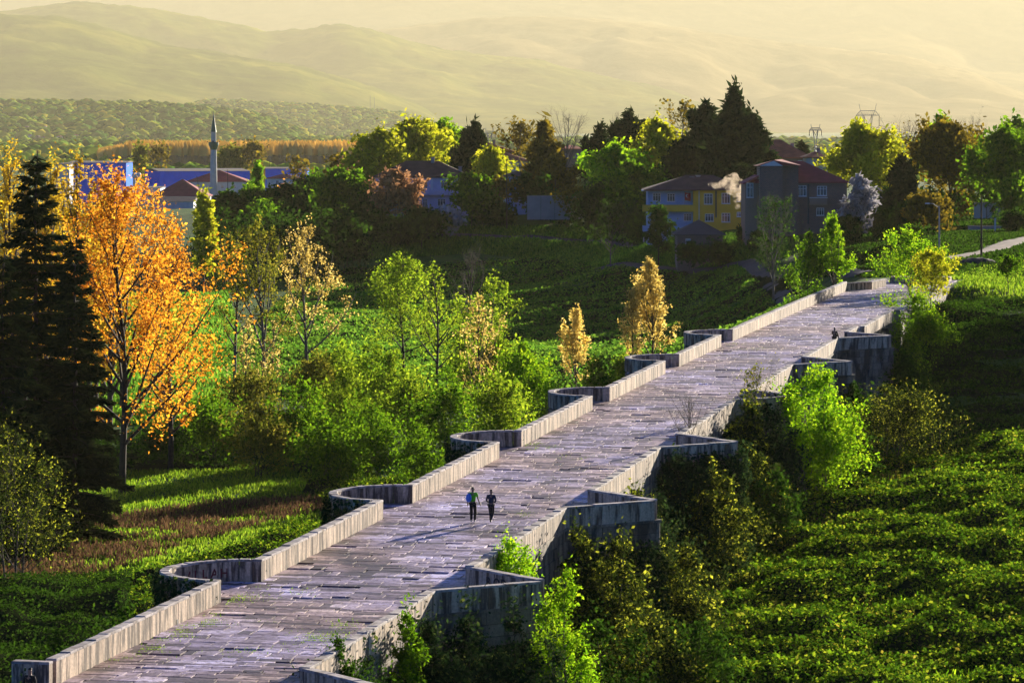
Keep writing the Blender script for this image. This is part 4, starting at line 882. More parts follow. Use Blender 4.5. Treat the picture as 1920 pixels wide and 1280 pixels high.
# -- ground cover -----------------------------------------------------------
def cover(name, label, poly, Yr, dens, leaf, mat, lump=0.0, lumpf=4.0, upright=0.0, hgt=.35, surf=None, bridge_gap=1.0, layers=.12, seed=1, patch=None):
    """leaves or blades over the terrain inside an outline; one mass that nobody could count"""
    global rng
    rs = rng; rng = np.random.default_rng(seed); xs = [p[0] for p in poly]
    Ym = np.linspace(*Yr, 30); Xa, Xb = min(PX(min(xs), y) for y in Ym), max(PX(max(xs), y) for y in Ym)
    n = int(dens * (Xb - Xa) * (Yr[1] - Yr[0])); X = rng.uniform(Xa, Xb, n); Y = rng.uniform(*Yr, n)
    def lumpz(X, Y):
        if not lump: return 0 * X
        a = fbm(X / lumpf, Y / lumpf, seed + 3, 3); b = 1 - np.abs(vnoise(X / lumpf * .55 + 9 + .6 * a, Y / lumpf * .55, seed + 5) * 2 - 1)
        return lump * np.clip(a * 1.1 + b * .5 - .45, 0, 2)
    p0, q0 = to_px(X, Y, PZ(HOR, Y) * 0 + 3); k = (p0 > min(xs)) & (p0 < max(xs)); X, Y = X[k], Y[k]
    z = terrain(X, Y) + lumpz(X, Y); a, b = to_px(X, Y, z); k = in_poly(a, b, poly)
    w, s = br_local(X, Y); dw = np.where(np.min(np.abs(s[:, None] - np.array(LC)[None]), 1) < 4.2, 4.6, .8)
    k &= ~((w > -dw) & (w < BW + dw) & (s > 100) & (s < 411))
    for rp, rw in ROADS:
        for (x0_, y0_), (x1_, y1_) in zip(rp[:-1], rp[1:]):
            L2 = (x1_ - x0_) ** 2 + (y1_ - y0_) ** 2; t_ = np.clip(((X - x0_) * (x1_ - x0_) + (Y - y0_) * (y1_ - y0_)) / L2, 0, 1); k &= np.hypot(X - x0_ - t_ * (x1_ - x0_), Y - y0_ - t_ * (y1_ - y0_)) > rw * .48
    if patch is not None: k &= fbm(X / patch[0], Y / patch[0], seed + 8) > patch[1]
    X, Y, z = X[k], Y[k], z[k]
    if upright:
        d = rng.normal(size=(len(X), 3)) * .35 + np.array([0, 0, 1.]); d /= np.linalg.norm(d, axis=1, keepdims=True)
        hh = (hgt * (.5 + rng.random(len(X))))[:, None]; V, Fq = quads_along(np.stack([X, Y, z - .05], 1), d, hh, leaf)
        mats = [LEAVES[mat]]; mi = None
    else:
        P_ = np.stack([X, Y, z + rng.normal(size=len(X)) * layers + .05], 1)
        V, Fq = leaf_quads(P_, leaf, up=.9, face=np.array([[0, 0, 1.]])); mats = [LEAVES[mat]]; mi = None
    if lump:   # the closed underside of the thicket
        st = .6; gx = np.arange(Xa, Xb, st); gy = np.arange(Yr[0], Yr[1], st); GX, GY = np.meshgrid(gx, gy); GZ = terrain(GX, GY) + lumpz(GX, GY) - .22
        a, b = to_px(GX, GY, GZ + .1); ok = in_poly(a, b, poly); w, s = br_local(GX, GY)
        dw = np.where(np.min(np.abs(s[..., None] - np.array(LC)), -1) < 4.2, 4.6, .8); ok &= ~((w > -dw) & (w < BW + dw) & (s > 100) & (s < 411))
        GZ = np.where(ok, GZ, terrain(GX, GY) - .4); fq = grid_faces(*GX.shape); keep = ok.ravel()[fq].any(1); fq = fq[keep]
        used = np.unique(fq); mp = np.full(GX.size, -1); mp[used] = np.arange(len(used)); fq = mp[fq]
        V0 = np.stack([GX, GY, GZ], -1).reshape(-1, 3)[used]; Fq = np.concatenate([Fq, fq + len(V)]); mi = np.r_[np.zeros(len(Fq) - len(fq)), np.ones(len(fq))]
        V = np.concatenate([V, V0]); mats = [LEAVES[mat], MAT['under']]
    rng = rs
    o = bpy.data.objects.new(name, np_mesh(name, V, Fq, mats, False, mi)); link(o); tag(o, label, kind='stuff'); print(name, len(Fq)); return o
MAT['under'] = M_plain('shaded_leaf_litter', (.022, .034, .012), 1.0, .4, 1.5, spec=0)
cover('brambles', 'lumpy green brambles over the ground right of the bridge', [(760, 1300), (1010, 1130), (1200, 1050), (1350, 960), (1480, 880), (1640, 850), (1760, 840), (1830, 815), (2000, 800), (2000, 1300)], (158, 272), 64, .20, 'bramble', 1.9, 3.1, seed=11)
cover('weeds', 'paler broad leaved weeds scattered through the brambles', [(900, 1300), (1150, 1080), (1350, 960), (1500, 880), (1760, 850), (2000, 815), (2000, 1300)], (160, 262), 10, .22, 'olive', 0, 1, 0, .3, seed=34, layers=.6, patch=(8, .5))
cover('brambles', 'yellowish weeds standing in patches among the green brambles', [(900, 1300), (1100, 1100), (1350, 960), (1500, 880), (1760, 850), (2000, 815), (2000, 1300)], (160, 262), 9, .12, 'lime', 0, 1, 1, .5, seed=31, patch=(5, .52))
cover('dead_stalks', 'rusty dead stalks standing among the brambles', [(1000, 1300), (1400, 960), (1560, 885), (1800, 850), (2000, 840), (2000, 1300)], (165, 262), 9, .09, 'deadgrass', 0, 1, 1, .6, seed=32, patch=(5, .60))
cover('brambles', 'leafy bank between the meadow and the bridge, lit along its top', [(250, 1070), (330, 1045), (480, 1005), (590, 955), (620, 940), (720, 960), (720, 1300), (210, 1300)], (150, 262), 34, .19, 'bramble', 1.5, 3.4, seed=12)
cover('undergrowth', 'brush and weeds in the lower left corner, leaves darkened for shade', [(-60, 1080), (120, 1075), (250, 1070), (210, 1300), (-60, 1300)], (150, 262), 30, .19, 'deep', 1.5, 3.4, seed=33)  # bank split off here; darker leaf colour stands for the shade
cover('brambles', 'sunlit brambles left of the dark bay wall', [(540, 860), (600, 835), (700, 812), (800, 830), (850, 870), (760, 950), (600, 935)], (255, 300), 40, .2, 'bramble', 1.8, 4.0, seed=13)
cover('grass', 'short sunlit meadow grass left of the bridge', [(-40, 860), (200, 850), (420, 860), (700, 880), (740, 960), (600, 1000), (300, 1080), (-40, 1150)], (205, 330), 16, .13, 'grass', 0, 1, 1, .30, seed=14)
cover('dead_stalks', 'dead brown weeds along the edge of the meadow', [(-40, 1000), (120, 985), (330, 955), (520, 930), (660, 905), (640, 950), (470, 990), (330, 1035), (160, 1085), (-40, 1110)], (215, 290), 26, .11, 'deadgrass', 0, 1, 1, .5, seed=15, patch=(7, .40))
cover('meadow', 'deep green meadow across the valley floor', [(380, 690), (620, 480), (900, 470), (1200, 500), (1500, 520), (1560, 560), (1380, 680), (1280, 720), (1000, 760), (600, 760)], (330, 700), 4.6, .42, 'farmead', .9, 9.0, seed=16, layers=.1)
cover('grass', 'grass slope below the village houses', [(380, 470), (700, 425), (1180, 425), (1480, 450), (1480, 520), (1200, 512), (900, 475), (620, 490), (400, 560)], (560, 770), 10, .34, 'farmead', 0, 1, 1, .5, seed=17)
cover('grass', 'green meadow behind the orange tree', [(60, 560), (420, 540), (480, 700), (420, 800), (60, 800)], (370, 640), 5, .42, 'farmead', 0, 1, 1, .6, seed=35)
cover('grass', 'bright grass right of the bridge end', [(1755, 545), (1800, 510), (1930, 488), (1960, 570), (1760, 580)], (330, 480), 12, .18, 'grass', 0, 1, 1, .35, seed=18)
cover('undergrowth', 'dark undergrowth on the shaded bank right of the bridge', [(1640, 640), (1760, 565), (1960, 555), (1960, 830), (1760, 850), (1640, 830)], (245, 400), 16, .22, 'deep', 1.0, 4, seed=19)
cover('brambles', 'bushes along the foot of the bridge end, leaves darkened for shade', [(1660, 560), (1720, 540), (1850, 560), (1900, 620), (1800, 640), (1700, 690), (1655, 640)], (296, 372), 24, .22, 'deep', 1.3, 4, seed=20)  # deep leaf colour used in place of shade on this bank
cover('grass', 'rough grass around the dirt road and the far trees', [(1500, 520), (1560, 440), (1640, 400), (1960, 380), (1960, 520), (1760, 520), (1700, 520)], (400, 720), 8, .35, 'deep', 0, 1, 1, .35, seed=22)  # deep green stands for the shade of the trees beyond
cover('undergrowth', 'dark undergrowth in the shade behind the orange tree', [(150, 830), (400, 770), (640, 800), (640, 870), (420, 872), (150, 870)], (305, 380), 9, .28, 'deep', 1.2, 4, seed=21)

# ivy over the outer faces of bays, buttresses and the near wall
def ivy(name, label, quads, n, leaf, seed, bulge=.35, mat='ivy'):
    """quads: (w,s) from, (w,s) to, z bottom, z top; leaves hang in a thick mat over each face"""
    global rng
    rs = rng; rng = np.random.default_rng(seed); Ps = []; Ns = []
    tot = sum(np.hypot(b[0] - a[0], b[1] - a[1]) * (z1 - z0) for a, b, z0, z1 in quads)
    for a, b, z0, z1 in quads:
        A = np.hypot(b[0] - a[0], b[1] - a[1]) * (z1 - z0); k = int(n * A / tot); u = rng.random(k); v = rng.random(k)
        w = a[0] + (b[0] - a[0]) * u; s = a[1] + (b[1] - a[1]) * u; d = np.array([b[0] - a[0], b[1] - a[1]]); d = d / np.linalg.norm(d); nn = np.array([d[1], -d[0]])
        z = z0 + (z1 - z0) * v; off = bulge * (.15 + fbm(s * 1.1 + w, z * 1.0, seed, 3) * 1.4) * rng.uniform(.4, 1.05, k)
        top = z > z0 + (z1 - z0) * (.9 + .1 * vnoise(s * 2, w * 2 + seed, 3)); keep = ~top | (rng.random(k) < .25); w, s, z, off = w[keep], s[keep], z[keep], off[keep]
        x, y = br_world(w + nn[0] * off, s + nn[1] * off); Ps.append(np.stack([x, y, z], 1)); nw = br_world(nn[0], nn[1]); n0 = br_world(0, 0); Ns.append(np.tile([nw[0] - n0[0], nw[1] - n0[1], .35], (len(x), 1)))
    P_ = np.concatenate(Ps); c = P_.mean(0); c[2] = P_[:, 2].min(); V, Fq = leaf_quads(P_ - c, leaf, up=1.0, face=np.concatenate(Ns)); rng = rs
    o = bpy.data.objects.new(name, np_mesh(name, V, Fq, [LEAVES[mat]])); link(o); o.location = c; tag(o, label, 'ivy'); return o
def bayq(c, z0, z1): p = bay_path(c, BR + PT + .02, 10); return [(p[i + 1], p[i], z0, z1) for i in range(10)]
dz = lambda s: float(deck_z(s))
for c, lb, top in [(LC[1], 'ivy mat over the nearest full bay on the left', .93), (LC[2], 'ivy mat over the bay left of the two walkers', .85), (LC[3], 'dark ivy on the bay behind the walkers, third along', .8), (LC[4], 'thin ivy under the plain bay, fourth along', -.9)]:
    ivy('ivy', lb, bayq(c, dz(c) - 7, dz(c) + top), 16000 if top > 0 else 3000, .19, int(c))
def butq(c, z0, z1): return [((BW + PT, c - TB), (BW + TIPS + .45, c), z0, z1)]
ivy('ivy', 'thick ivy hiding the fourth buttress beside the bright bush', butq(RC[3] + .0, 3, dz(RC[3]) + .55) + [((BW + TIPS + .45, RC[3]), (BW + PT, RC[3] + TB), 3, dz(RC[3]) + .9)], 30000, .2, 71, .9)
ivy('ivy', 'ivy creeping up the foot of the nearest buttress', butq(RC[1], 1, dz(RC[1]) - 1.5), 26000, .17, 72, .9)
ivy('ivy', 'ivy and brambles on the second buttress', butq(RC[2], 2, dz(RC[2]) - .9) + [((BW + PT, RC[2] - 12), (BW + PT, RC[2] - TB), 2, dz(RC[2]) - 2.8)], 26000, .18, 73, .9)
ivy('ivy', 'ivy at the foot of the wall between third and fourth buttress', [((BW + PT, RC[3] - 18), (BW + PT, RC[3] - TB), 3, dz(RC[3]) - 1.8)], 16000, .18, 74, 1.0)
ivy('ivy', 'ivy on the near wall below the drain spout', [((BW + PT, 124), (BW + PT, RC[1] - TB - .5), 3, dz(150) - 2.4)], 9000, .15, 75, .9)
ivy('ivy', 'ivy trailing over the near left parapet', [((-PT, 156), (-PT, 133), dz(150) - 6, dz(145) + .9)], 3600, .15, 76, .35)
# grass tufts in the joints of the paving
def tufts(name, label, spots, seed):
    global rng
    rs = rng; rng = np.random.default_rng(seed); P_ = []
    for px, py, rx, ry, n in spots:
        # find the place on the deck under this point
        Y = 100.0
        for _ in range(60):
            X = PX(px, Y); w, s = br_local(X, Y); z = float(deck_z(s)); Y = (CAMZ - z) * F / (py - HOR)
        rm = rx * Y / F; n = int(n * .8); k = rng.normal(size=(n, 2)); X = PX(px, Y) + k[:, 0] * rm * 1.0; Yv = Y + k[:, 1] * ry * Y / F * 8 * 1.0; kk = vnoise(X * 1.3, Yv * .9, 4) > .42; X, Yv, n = X[kk], Yv[kk], int(kk.sum())
        # gather along joints
        w, s = br_local(X, Yv); s = np.round(s / .55) * .55 + rng.normal(size=n) * .04; x, y = br_world(w, s); ok = (w > .05) & (w < BW - .05)
        P_.append(np.stack([x, y, deck_z(s) - .02], 1)[ok])
    P_ = np.concatenate(P_); d = rng.normal(size=P_.shape) * .7 + np.array([0, 0, 1.]); d /= np.linalg.norm(d, axis=1, keepdims=True)
    V, Fq = quads_along(P_, d, (.03 + .07 * rng.random(len(P_)))[:, None], .03); rng = rs
    o = bpy.data.objects.new(name, np_mesh(name, V, Fq, [LEAVES['grass']])); link(o); tag(o, label, kind='stuff')
tufts('grass', 'tufts of grass and moss in the joints of the paving', [(430, 1120, 40, 5, 900), (365, 1165, 30, 6, 1100), (330, 1190, 26, 4, 500), (290, 1215, 16, 4, 260), (620, 1195, 40, 5, 900), (590, 1200, 16, 5, 300), (640, 1172, 20, 4, 300), (450, 1165, 60, 4, 300),
   (1010, 840, 30, 4, 300), (1000, 832, 14, 3, 150), (430, 1100, 30, 3, 300), (1385, 645, 24, 3, 300), (1410, 655, 20, 3, 200), (980, 965, 20, 3, 160), (1090, 858, 26, 3, 160), (1030, 890, 20, 3, 120), (470, 1220, 60, 5, 200), (250, 1235, 30, 4, 260), (545, 1110, 40, 4, 200)], 5)
# ------------------------------------------------------------------ buildings
def paint(name, c, rough=.85, n=.15): 
    if name not in MAT: MAT[name] = M_plain(name, c, rough, n, .6, bump=.15, bscale=6)
    return MAT[name]
paint('lilac_plaster', (.62, .54, .72)); paint('white_plaster', (.62, .62, .64)); paint('yellow_plaster', (.78, .47, .05)); paint('blue_plaster_and_shade', (.30, .44, .68))
paint('brown_tiles', (.15, .065, .05), .8, .4); paint('maroon_tiles', (.34, .05, .06), .8, .3); paint('red_tiles', (.55, .15, .07), .8, .35); paint('brown_plaster', (.30, .20, .15)); paint('grey_tiles', (.10, .08, .085))
MAT['blue_cladding'] = M_plain('blue_cladding', (.02, .20, .95), .9, .1, .6, spec=.1); paint('light_sheet', (.60, .60, .64), .5); paint('concrete', (.30, .28, .28)); paint('green_lead', (.03, .13, .08), .4); paint('stone_white', (.58, .55, .50)); paint('window_white', (.75, .75, .78), .5)
paint('dark_steel', (.06, .06, .065), .5); paint('grey_steel', (.30, .30, .31), .45)
def M_brick():
    m, t, o = nt('dark_brickwork'); p = N(t, 'ShaderNodeBsdfPrincipled'); t.links.new(p.outputs[0], o.inputs[0]); p.inputs['Roughness'].default_value = .9
    tc = N(t, 'ShaderNodeTexCoord'); mp = N(t, 'ShaderNodeMapping'); mp.inputs['Rotation'].default_value = (R(90), 0, 0); t.links.new(tc.outputs['Object'], mp.inputs['Vector'])
    b = N(t, 'ShaderNodeTexBrick', i_Scale=1.6); b.inputs['Color1'].default_value = (.20, .10, .075, 1); b.inputs['Color2'].default_value = (.13, .075, .06, 1); b.inputs['Mortar'].default_value = (.24, .21, .2, 1)
    t.links.new(mp.outputs[0], b.inputs['Vector']); t.links.new(b.outputs['Color'], p.inputs['Base Color']); return m
MAT['brick'] = M_brick()
def M_glass():
    m, t, o = nt('dark_window_glass'); p = N(t, 'ShaderNodeBsdfPrincipled'); t.links.new(p.outputs[0], o.inputs[0])
    p.inputs['Base Color'].default_value = (.03, .04, .06, 1); p.inputs['Roughness'].default_value = .08; p.inputs['Specular IOR Level'].default_value = .7; return m
MAT['glass'] = M_glass()
def hip(m, x0, x1, y0, y1, ze, za, ov=.6, th=.18, ridge=None, ax=None):
    """hipped roof: eaves at ze, ridge at za; ridge = (xa, xb)"""
    X0, X1, Y0, Y1 = x0 - ov, x1 + ov, y0 - ov, y1 + ov; ym = (y0 + y1) / 2
    if ridge is None:
        d = (Y1 - Y0) / 2; a, b = X0 + d, X1 - d
        if a > b: a = b = (X0 + X1) / 2
        ridge = (a, b)
    for dz_, fl in ((0, False),):
        v = [(X0, Y0, ze), (X1, Y0, ze), (X1, Y1, ze), (X0, Y1, ze), (ridge[0], ym, za), (ridge[1] + .01, ym, za)]
        v += [(X0, Y0, ze - th), (X1, Y0, ze - th), (X1, Y1, ze - th), (X0, Y1, ze - th)]
        m.add(v, [(0, 1, 5, 4), (1, 2, 5), (2, 3, 4, 5), (3, 0, 4), (0, 6, 7, 1), (1, 7, 8, 2), (2, 8, 9, 3), (3, 9, 6, 0), (9, 8, 7, 6)])
def window(root, x, z, w, h, y=0.0, bars=2, frame='window_white'):
    f = MB(); t = .09
    f.box(-w / 2, w / 2, -.06, .02, -h / 2, -h / 2 + t); f.box(-w / 2, w / 2, -.06, .02, h / 2 - t, h / 2)
    f.box(-w / 2, -w / 2 + t, -.06, .02, -h / 2 + t, h / 2 - t); f.box(w / 2 - t, w / 2, -.06, .02, -h / 2 + t, h / 2 - t)
    for i in range(1, bars + 1): xx = -w / 2 + w * i / (bars + 1); f.box(xx - .04, xx + .04, -.05, .02, -h / 2 + t, h / 2 - t)
    f.box(-w / 2 + t, w / 2 - t, -.045, .018, h * .2 - .03, h * .2 + .03)
    f.box(-w / 2 - .08, w / 2 + .08, -.16, -.06, -h / 2 - .07, -h / 2)
    o = f.build('window', MAT[frame], root, loc=(x, y, z)); g = MB(); g.box(-w / 2 + .03, w / 2 - .03, -.02, .01, -h / 2 + .03, h / 2 - .03); g.build('pane', MAT['glass'], o); return o
def house(name, label, px0, px1, Y, eave, base, apex, wall, roof, wins=(), depth=11, chim=(), ridge=None, ov=.6, cat='house', bands=(), rz=0.0, bars=2, group=None):
    s = F / Y; xm = (px0 + px1) / 2; X = PX(xm, Y); g = tz(X, Y); ze = PZ(eave, Y) - g; za = PZ(apex, Y) - g
    r = empty(name, (X, Y, g), rz); tag(r, label, cat, group); hw = (px1 - px0) / 2 / s
    m = MB(); m.box(-hw, hw, 0, depth, -2.5, ze); m.build('wall', MAT[wall], r)
    m = MB(); rg = None if ridge is None else ((ridge[0] - xm) / s, (ridge[1] - xm) / s); hip(m, -hw, hw, 0, depth, ze + .15, za, ov, ridge=rg); ro = m.build('roof', MAT[roof], r)
    for cx_, top in chim:
        m = MB(); x = (cx_ - xm) / s; z = PZ(top, Y) - g; m.box(x - .35, x + .35, depth * .42, depth * .42 + .7, ze, z); m.box(x - .45, x + .45, depth * .42 - .1, depth * .42 + .8, z, z + .15); m.build('chimney', MAT['concrete'], ro)
    for (wx, wy, ww, wh) in wins: window(r, (wx - xm) / s, PZ(wy, Y) - g, ww / s, wh / s, y=-.01, bars=bars)
    for (bx0, bx1, by0, by1, out, mt, nm) in bands:
        m = MB(); m.box((bx0 - xm) / s, (bx1 - xm) / s, -out, -.005, PZ(by1, Y) - g, PZ(by0, Y) - g); m.build(nm, MAT[mt], r)
    return r, xm, s, g
house('house', 'lilac two storey house with a brown hipped roof and chimney', 702, 878, 765, 333, 405, 302, 'lilac_plaster', 'brown_tiles',
      [(797, 346, 9, 15), (834, 346, 15, 15), (797, 381, 9, 16), (828, 380, 15, 14), (735, 346, 12, 14), (735, 381, 12, 14)], 13, [(810, 297), (862, 314)],
      bands=[(780, 866, 358, 366, 1.1, 'lilac_plaster', 'balcony'), (752, 862, 393, 400, 1.2, 'lilac_plaster', 'balcony'), (809, 811, 335, 356, .08, 'window_white', 'downpipe'), (847, 849, 335, 356, .08, 'window_white', 'downpipe')])
house('house', 'white house with a dark roof half behind the small yellow tree', 668, 724, 880, 312, 345, 288, 'white_plaster', 'brown_tiles', [(697, 322, 8, 15), (712, 322, 6, 12)], 10)
house('house', 'upper red roofed house with a brick chimney', 905, 960, 900, 285, 330, 266, 'brown_plaster', 'red_tiles', [(950, 291, 5, 6)], 12, [(926, 264)], ridge=(905, 912))
house('house', 'white house under a low red roof beside the yellow tree', 932, 992, 840, 303, 335, 286, 'white_plaster', 'red_tiles', [(974, 311, 9, 9), (953, 311, 5, 9)], 11, ridge=(930, 945))
house('house', 'small dark roofed house with a bluish wall below the white one', 948, 990, 765, 331, 372, 320, 'blue_plaster_and_shade', 'grey_tiles', [(965, 343, 6, 7)], 7)
house('house', 'brownish house with a flat red roof behind the bare trees', 1046, 1094, 930, 280, 318, 272, 'brown_plaster', 'red_tiles', [(1082, 292, 6, 7), (1062, 292, 6, 7)], 12)
house('house', 'orange brown roofed house behind the brick house', 1420, 1520, 770, 297, 330, 262, 'brown_plaster', 'red_tiles', [(1500, 305, 8, 8)], 16, [(1490, 270)], ridge=(1452, 1468))
house('house', 'pale house with a low red roof left of the big yellow olive tree', 1512, 1552, 740, 296, 330, 284, 'white_plaster', 'red_tiles', [(1531, 306, 8, 9)], 9, [(1538, 279)])
r, xm, s, g = house('house', 'yellow house with balcony recesses tinted blue for shade and a brown hipped roof', 1300, 1404, 640, 357, 436, 329, 'yellow_plaster', 'brown_tiles',
      [(1328, 373, 16, 20), (1361, 372, 16, 20), (1388, 370, 13, 16), (1330, 408, 16, 14), (1361, 408, 16, 17), (1386, 402, 9, 9)], 12, [(1312, 331), (1300, 334)], ridge=(1285, 1340), bars=2,
      bands=[(1341, 1344, 358, 408, .12, 'dark_steel', 'downpipe'), (1310, 1311.5, 358, 420, .08, 'white_plaster', 'downpipe')])
U = lambda px: (px - xm) / s
Zp = lambda py: PZ(py, 640) - g
m = MB(); m.box(U(1216), U(1300) - .01, 1.6, 11.9, -2.5, Zp(357)); m.build('recessed_wall', MAT['blue_plaster_and_shade'], r)  # white wall; the blue of its shade is put into the colour
for (wx, wy, ww, wh) in [(1232, 370, 15, 15), (1259, 371, 15, 15), (1291, 369, 12, 16), (1290, 408, 15, 14), (1236, 408, 12, 12)]: window(r, U(wx), Zp(wy), ww / s, wh / s, y=1.59)
for y0, y1 in ((384, 397), (423, 434)):
    m = MB(); m.box(U(1205), U(1300) - .02, 0, .18, Zp(y1), Zp(y0)); m.box(U(1205), U(1205) + .18, .181, 1.58, Zp(y1), Zp(y0)); m.box(U(1205), U(1300) - .02, .181, 1.58, Zp(y1), Zp(y1) + .18); m.build('balcony', MAT['yellow_plaster' if y0 < 400 else 'blue_plaster_and_shade'], r)
m = MB(); m.box(U(1203), U(1295), -.5, 1.5, Zp(358) - .05, Zp(356) + .0); m.build('eaves_board', MAT['window_white'], r)
m = MB(); hip(m, U(1212), U(1300), -.4, 11.9, Zp(356), Zp(331), .5, ridge=(U(1285), U(1330))); m.build('roof', MAT['brown_tiles'], r)
for px in (1206, 1252):
    m = MB(); m.box(U(px), U(px) + .2, .02, .2, -2, Zp(423)); m.build('post', MAT['white_plaster'], r)
# flag on the balcony
fl = empty('flag', (PX(1284, 640), 640.6, Zp(384) + g)); tag(fl, 'red flag with a white crescent hanging on the upper balcony', 'flag')
m = MB(); m.tube([(0, 0, 0), (0, 0, 2.3)], .03, 6); m.build('flagpole', MAT['grey_steel'], fl)
v = []; nx, nz = 8, 8
for i in range(nx + 1):
    for j in range(nz + 1): v.append((.02 + i * .13, .06 * math.sin(i * .9 + j * .3), 2.2 - j * .17 - .03 * i))
m = MB(); m.add(v, [(i * 9 + j, (i + 1) * 9 + j, (i + 1) * 9 + j + 1, i * 9 + j + 1) for i in range(nx) for j in range(nz)]); c_ = m.build('cloth', paint('flag_red', (.45, .01, .02)), fl, True)
so = c_.modifiers.new('thickness', 'SOLIDIFY'); so.thickness = .02
m = MB(); k = 14; vv = []
for i in range(k + 1):
    a = R(40) + R(280) * i / k; t_ = .13 * math.sin(math.pi * i / k)
    vv += [(.5 + .30 * math.cos(a), -.10, 1.55 + .30 * math.sin(a)), (.5 + (.30 - t_) * math.cos(a) + .02, -.10, 1.55 + (.30 - t_) * math.sin(a))]
m.add(vv, [(2 * i, 2 * i + 1, 2 * i + 3, 2 * i + 2) for i in range(k)]); m.build('crescent', MAT['window_white'], fl)
house('shed', 'low shed with a dark hipped roof before the yellow house', 1270, 1355, 600, 441, 466, 413, 'brick', 'grey_tiles', [(1290, 452, 9, 9)], 9, cat='shed')
# brick house with its tower
r, xm, s, g = house('house', 'brick house with a square stair tower and maroon roof', 1421, 1588, 600, 343, 432, 303, 'brick', 'maroon_tiles',
      [(1503, 358, 18, 20), (1541, 358, 18, 18), (1538, 397, 14, 14), (1481, 372, 9, 8)], 14, [], ridge=(1490, 1512), ov=.5,
      bands=[(1517, 1550, 371, 384, 1.3, 'brown_plaster', 'balcony'), (1514, 1517, 345, 420, .15, 'dark_steel', 'downpipe'), (1465, 1467, 312, 420, .1, 'concrete', 'downpipe')])
U = lambda px: (px - xm) / s
Zp = lambda py: PZ(py, 600) - g
m = MB(); m.box(U(1423), U(1466), -2.2, 5, -2.5, Zp(311)); m.box(U(1466) + .01, U(1496), -1.1, 5, -2.5, Zp(311)); m.build('stair_tower', MAT['brick'], r)
m = MB(); m.add([(U(1416), -2.7, Zp(311)), (U(1500), -2.7, Zp(310)), (U(1500), 5.5, Zp(310)), (U(1416), 5.5, Zp(311)), (U(1449), -2.7, Zp(300)), (U(1470), 5.5, Zp(299))], [(0, 1, 4), (1, 2, 5, 4), (2, 3, 5), (3, 0, 4, 5), (3, 2, 1, 0)]); m.build('tower_roof', MAT['maroon_tiles'], r)
m = MB(); m.add([(U(1422), -2.74, Zp(311)), (U(1466), -2.74, Zp(311)), (U(1449), -2.74, Zp(301.5)), (U(1422), -2.71, Zp(311)), (U(1466), -2.71, Zp(311)), (U(1449), -2.71, Zp(301.5))], [(0, 1, 2), (5, 4, 3), (0, 3, 4, 1), (1, 4, 5, 2), (2, 5, 3, 0)]); m.build('gable_board', MAT['white_plaster'], r)
m = MB(); m.box(U(1398), U(1421) - .01, 1, 12, -2.5, Zp(343)); m.build('side_wing', MAT['brown_plaster'], r)
m = MB(); m.add([(U(1394), .5, Zp(344)), (U(1424), .5, Zp(329)), (U(1424), 12.5, Zp(329)), (U(1394), 12.5, Zp(344)), (U(1394), .5, Zp(346)), (U(1424), .5, Zp(331)), (U(1424), 12.5, Zp(331)), (U(1394), 12.5, Zp(346))], [(0, 1, 2, 3), (7, 6, 5, 4), (0, 4, 5, 1), (1, 5, 6, 2), (2, 6, 7, 3), (3, 7, 4, 0)]); m.build('wing_roof', MAT['maroon_tiles'], r)
window(r, U(1407), Zp(357), 1.1, 2.4, y=.99, bars=1)
m = MB(); m.box(U(1517) - .05, U(1550) + .05, -1.38, -1.2, Zp(371), Zp(371) + .1); m.build('balcony_rail', MAT['window_white'], r)
# garden walls and fences
def wall_line(name, label, px0, px1, Y, top, h, mat, cat='wall', posts=0, thick=.25, pname='wall_panel'):
    X0, X1 = PX(px0, Y), PX(px1, Y); zt = PZ(top, Y); r = empty(name, ((X0 + X1) / 2, Y, zt - h)); tag(r, label, cat); n = max(1, int((X1 - X0) / 2.4)); st = (X1 - X0) / n
    for i in range(n):
        x = -(X1 - X0) / 2 + i * st; m = MB(); m.box(x + .02, x + st - .02, 0, thick, -1.5, h + .02 * (i % 2)); m.build(pname, MAT[mat], r)
    m = MB(); m.box(-(X1 - X0) / 2, (X1 - X0) / 2, -.05, thick + .05, h + .03, h + .13); m.build('coping', MAT['concrete'], r)
wall_line('garden_wall', 'grey concrete garden wall beyond the lane', 988, 1092, 728, 368, 3.2, 'concrete')
wall_line('garden_wall', 'low pale wall under the big trees at the right', 1826, 1900, 640, 380, 1.3, 'white_plaster')
wall_line('garden_wall', 'short grey wall behind the utility poles', 1815, 1880, 575, 425, 2.0, 'concrete')
# industrial halls
def hall(name, label, px0, pxc, px1, Y, top, roofh, mat='blue_cladding', depth=30, rz=0.0, cat='warehouse'):
    s = F / Y; X = PX(pxc, Y); g = tz(X, Y); r = empty(name, (X, Y, g), rz); tag(r, label, cat); a, b = (px0 - pxc) / s, (px1 - pxc) / s; z = PZ(top, Y) - g
    m = MB(); n = int((b - a) / 1.2); st = (b - a) / n; m.box(a, b, .1, depth, -2, z)
    m.build('wall', MAT[mat], r)
    m = MB()
    for i in range(n + 1): x = a + i * st; m.box(x - .12, x + .12, -.06, .08, -2, z - .05)
    for j in range(int(depth / 1.5)): y = .4 + j * 1.5; m.box(a - .14, a - .01, y, y + .25, -2, z - .05)
    o = m.build('cladding_rib', MAT[mat], r); tag(o, kind='stuff')
    m = MB(); xm_ = (a + b) / 2; m.add([(a - .5, -.5, z), (b + .5, -.5, z), (b + .5, depth + .5, z), (a - .5, depth + .5, z), (a - .5, depth / 2, z + roofh), (b + .5, depth / 2, z + roofh)], [(0, 1, 5, 4), (2, 3, 4, 5), (1, 2, 5), (3, 0, 4), (3, 2, 1, 0)])
    m.build('roof', MAT['grey_tiles'], r); return r
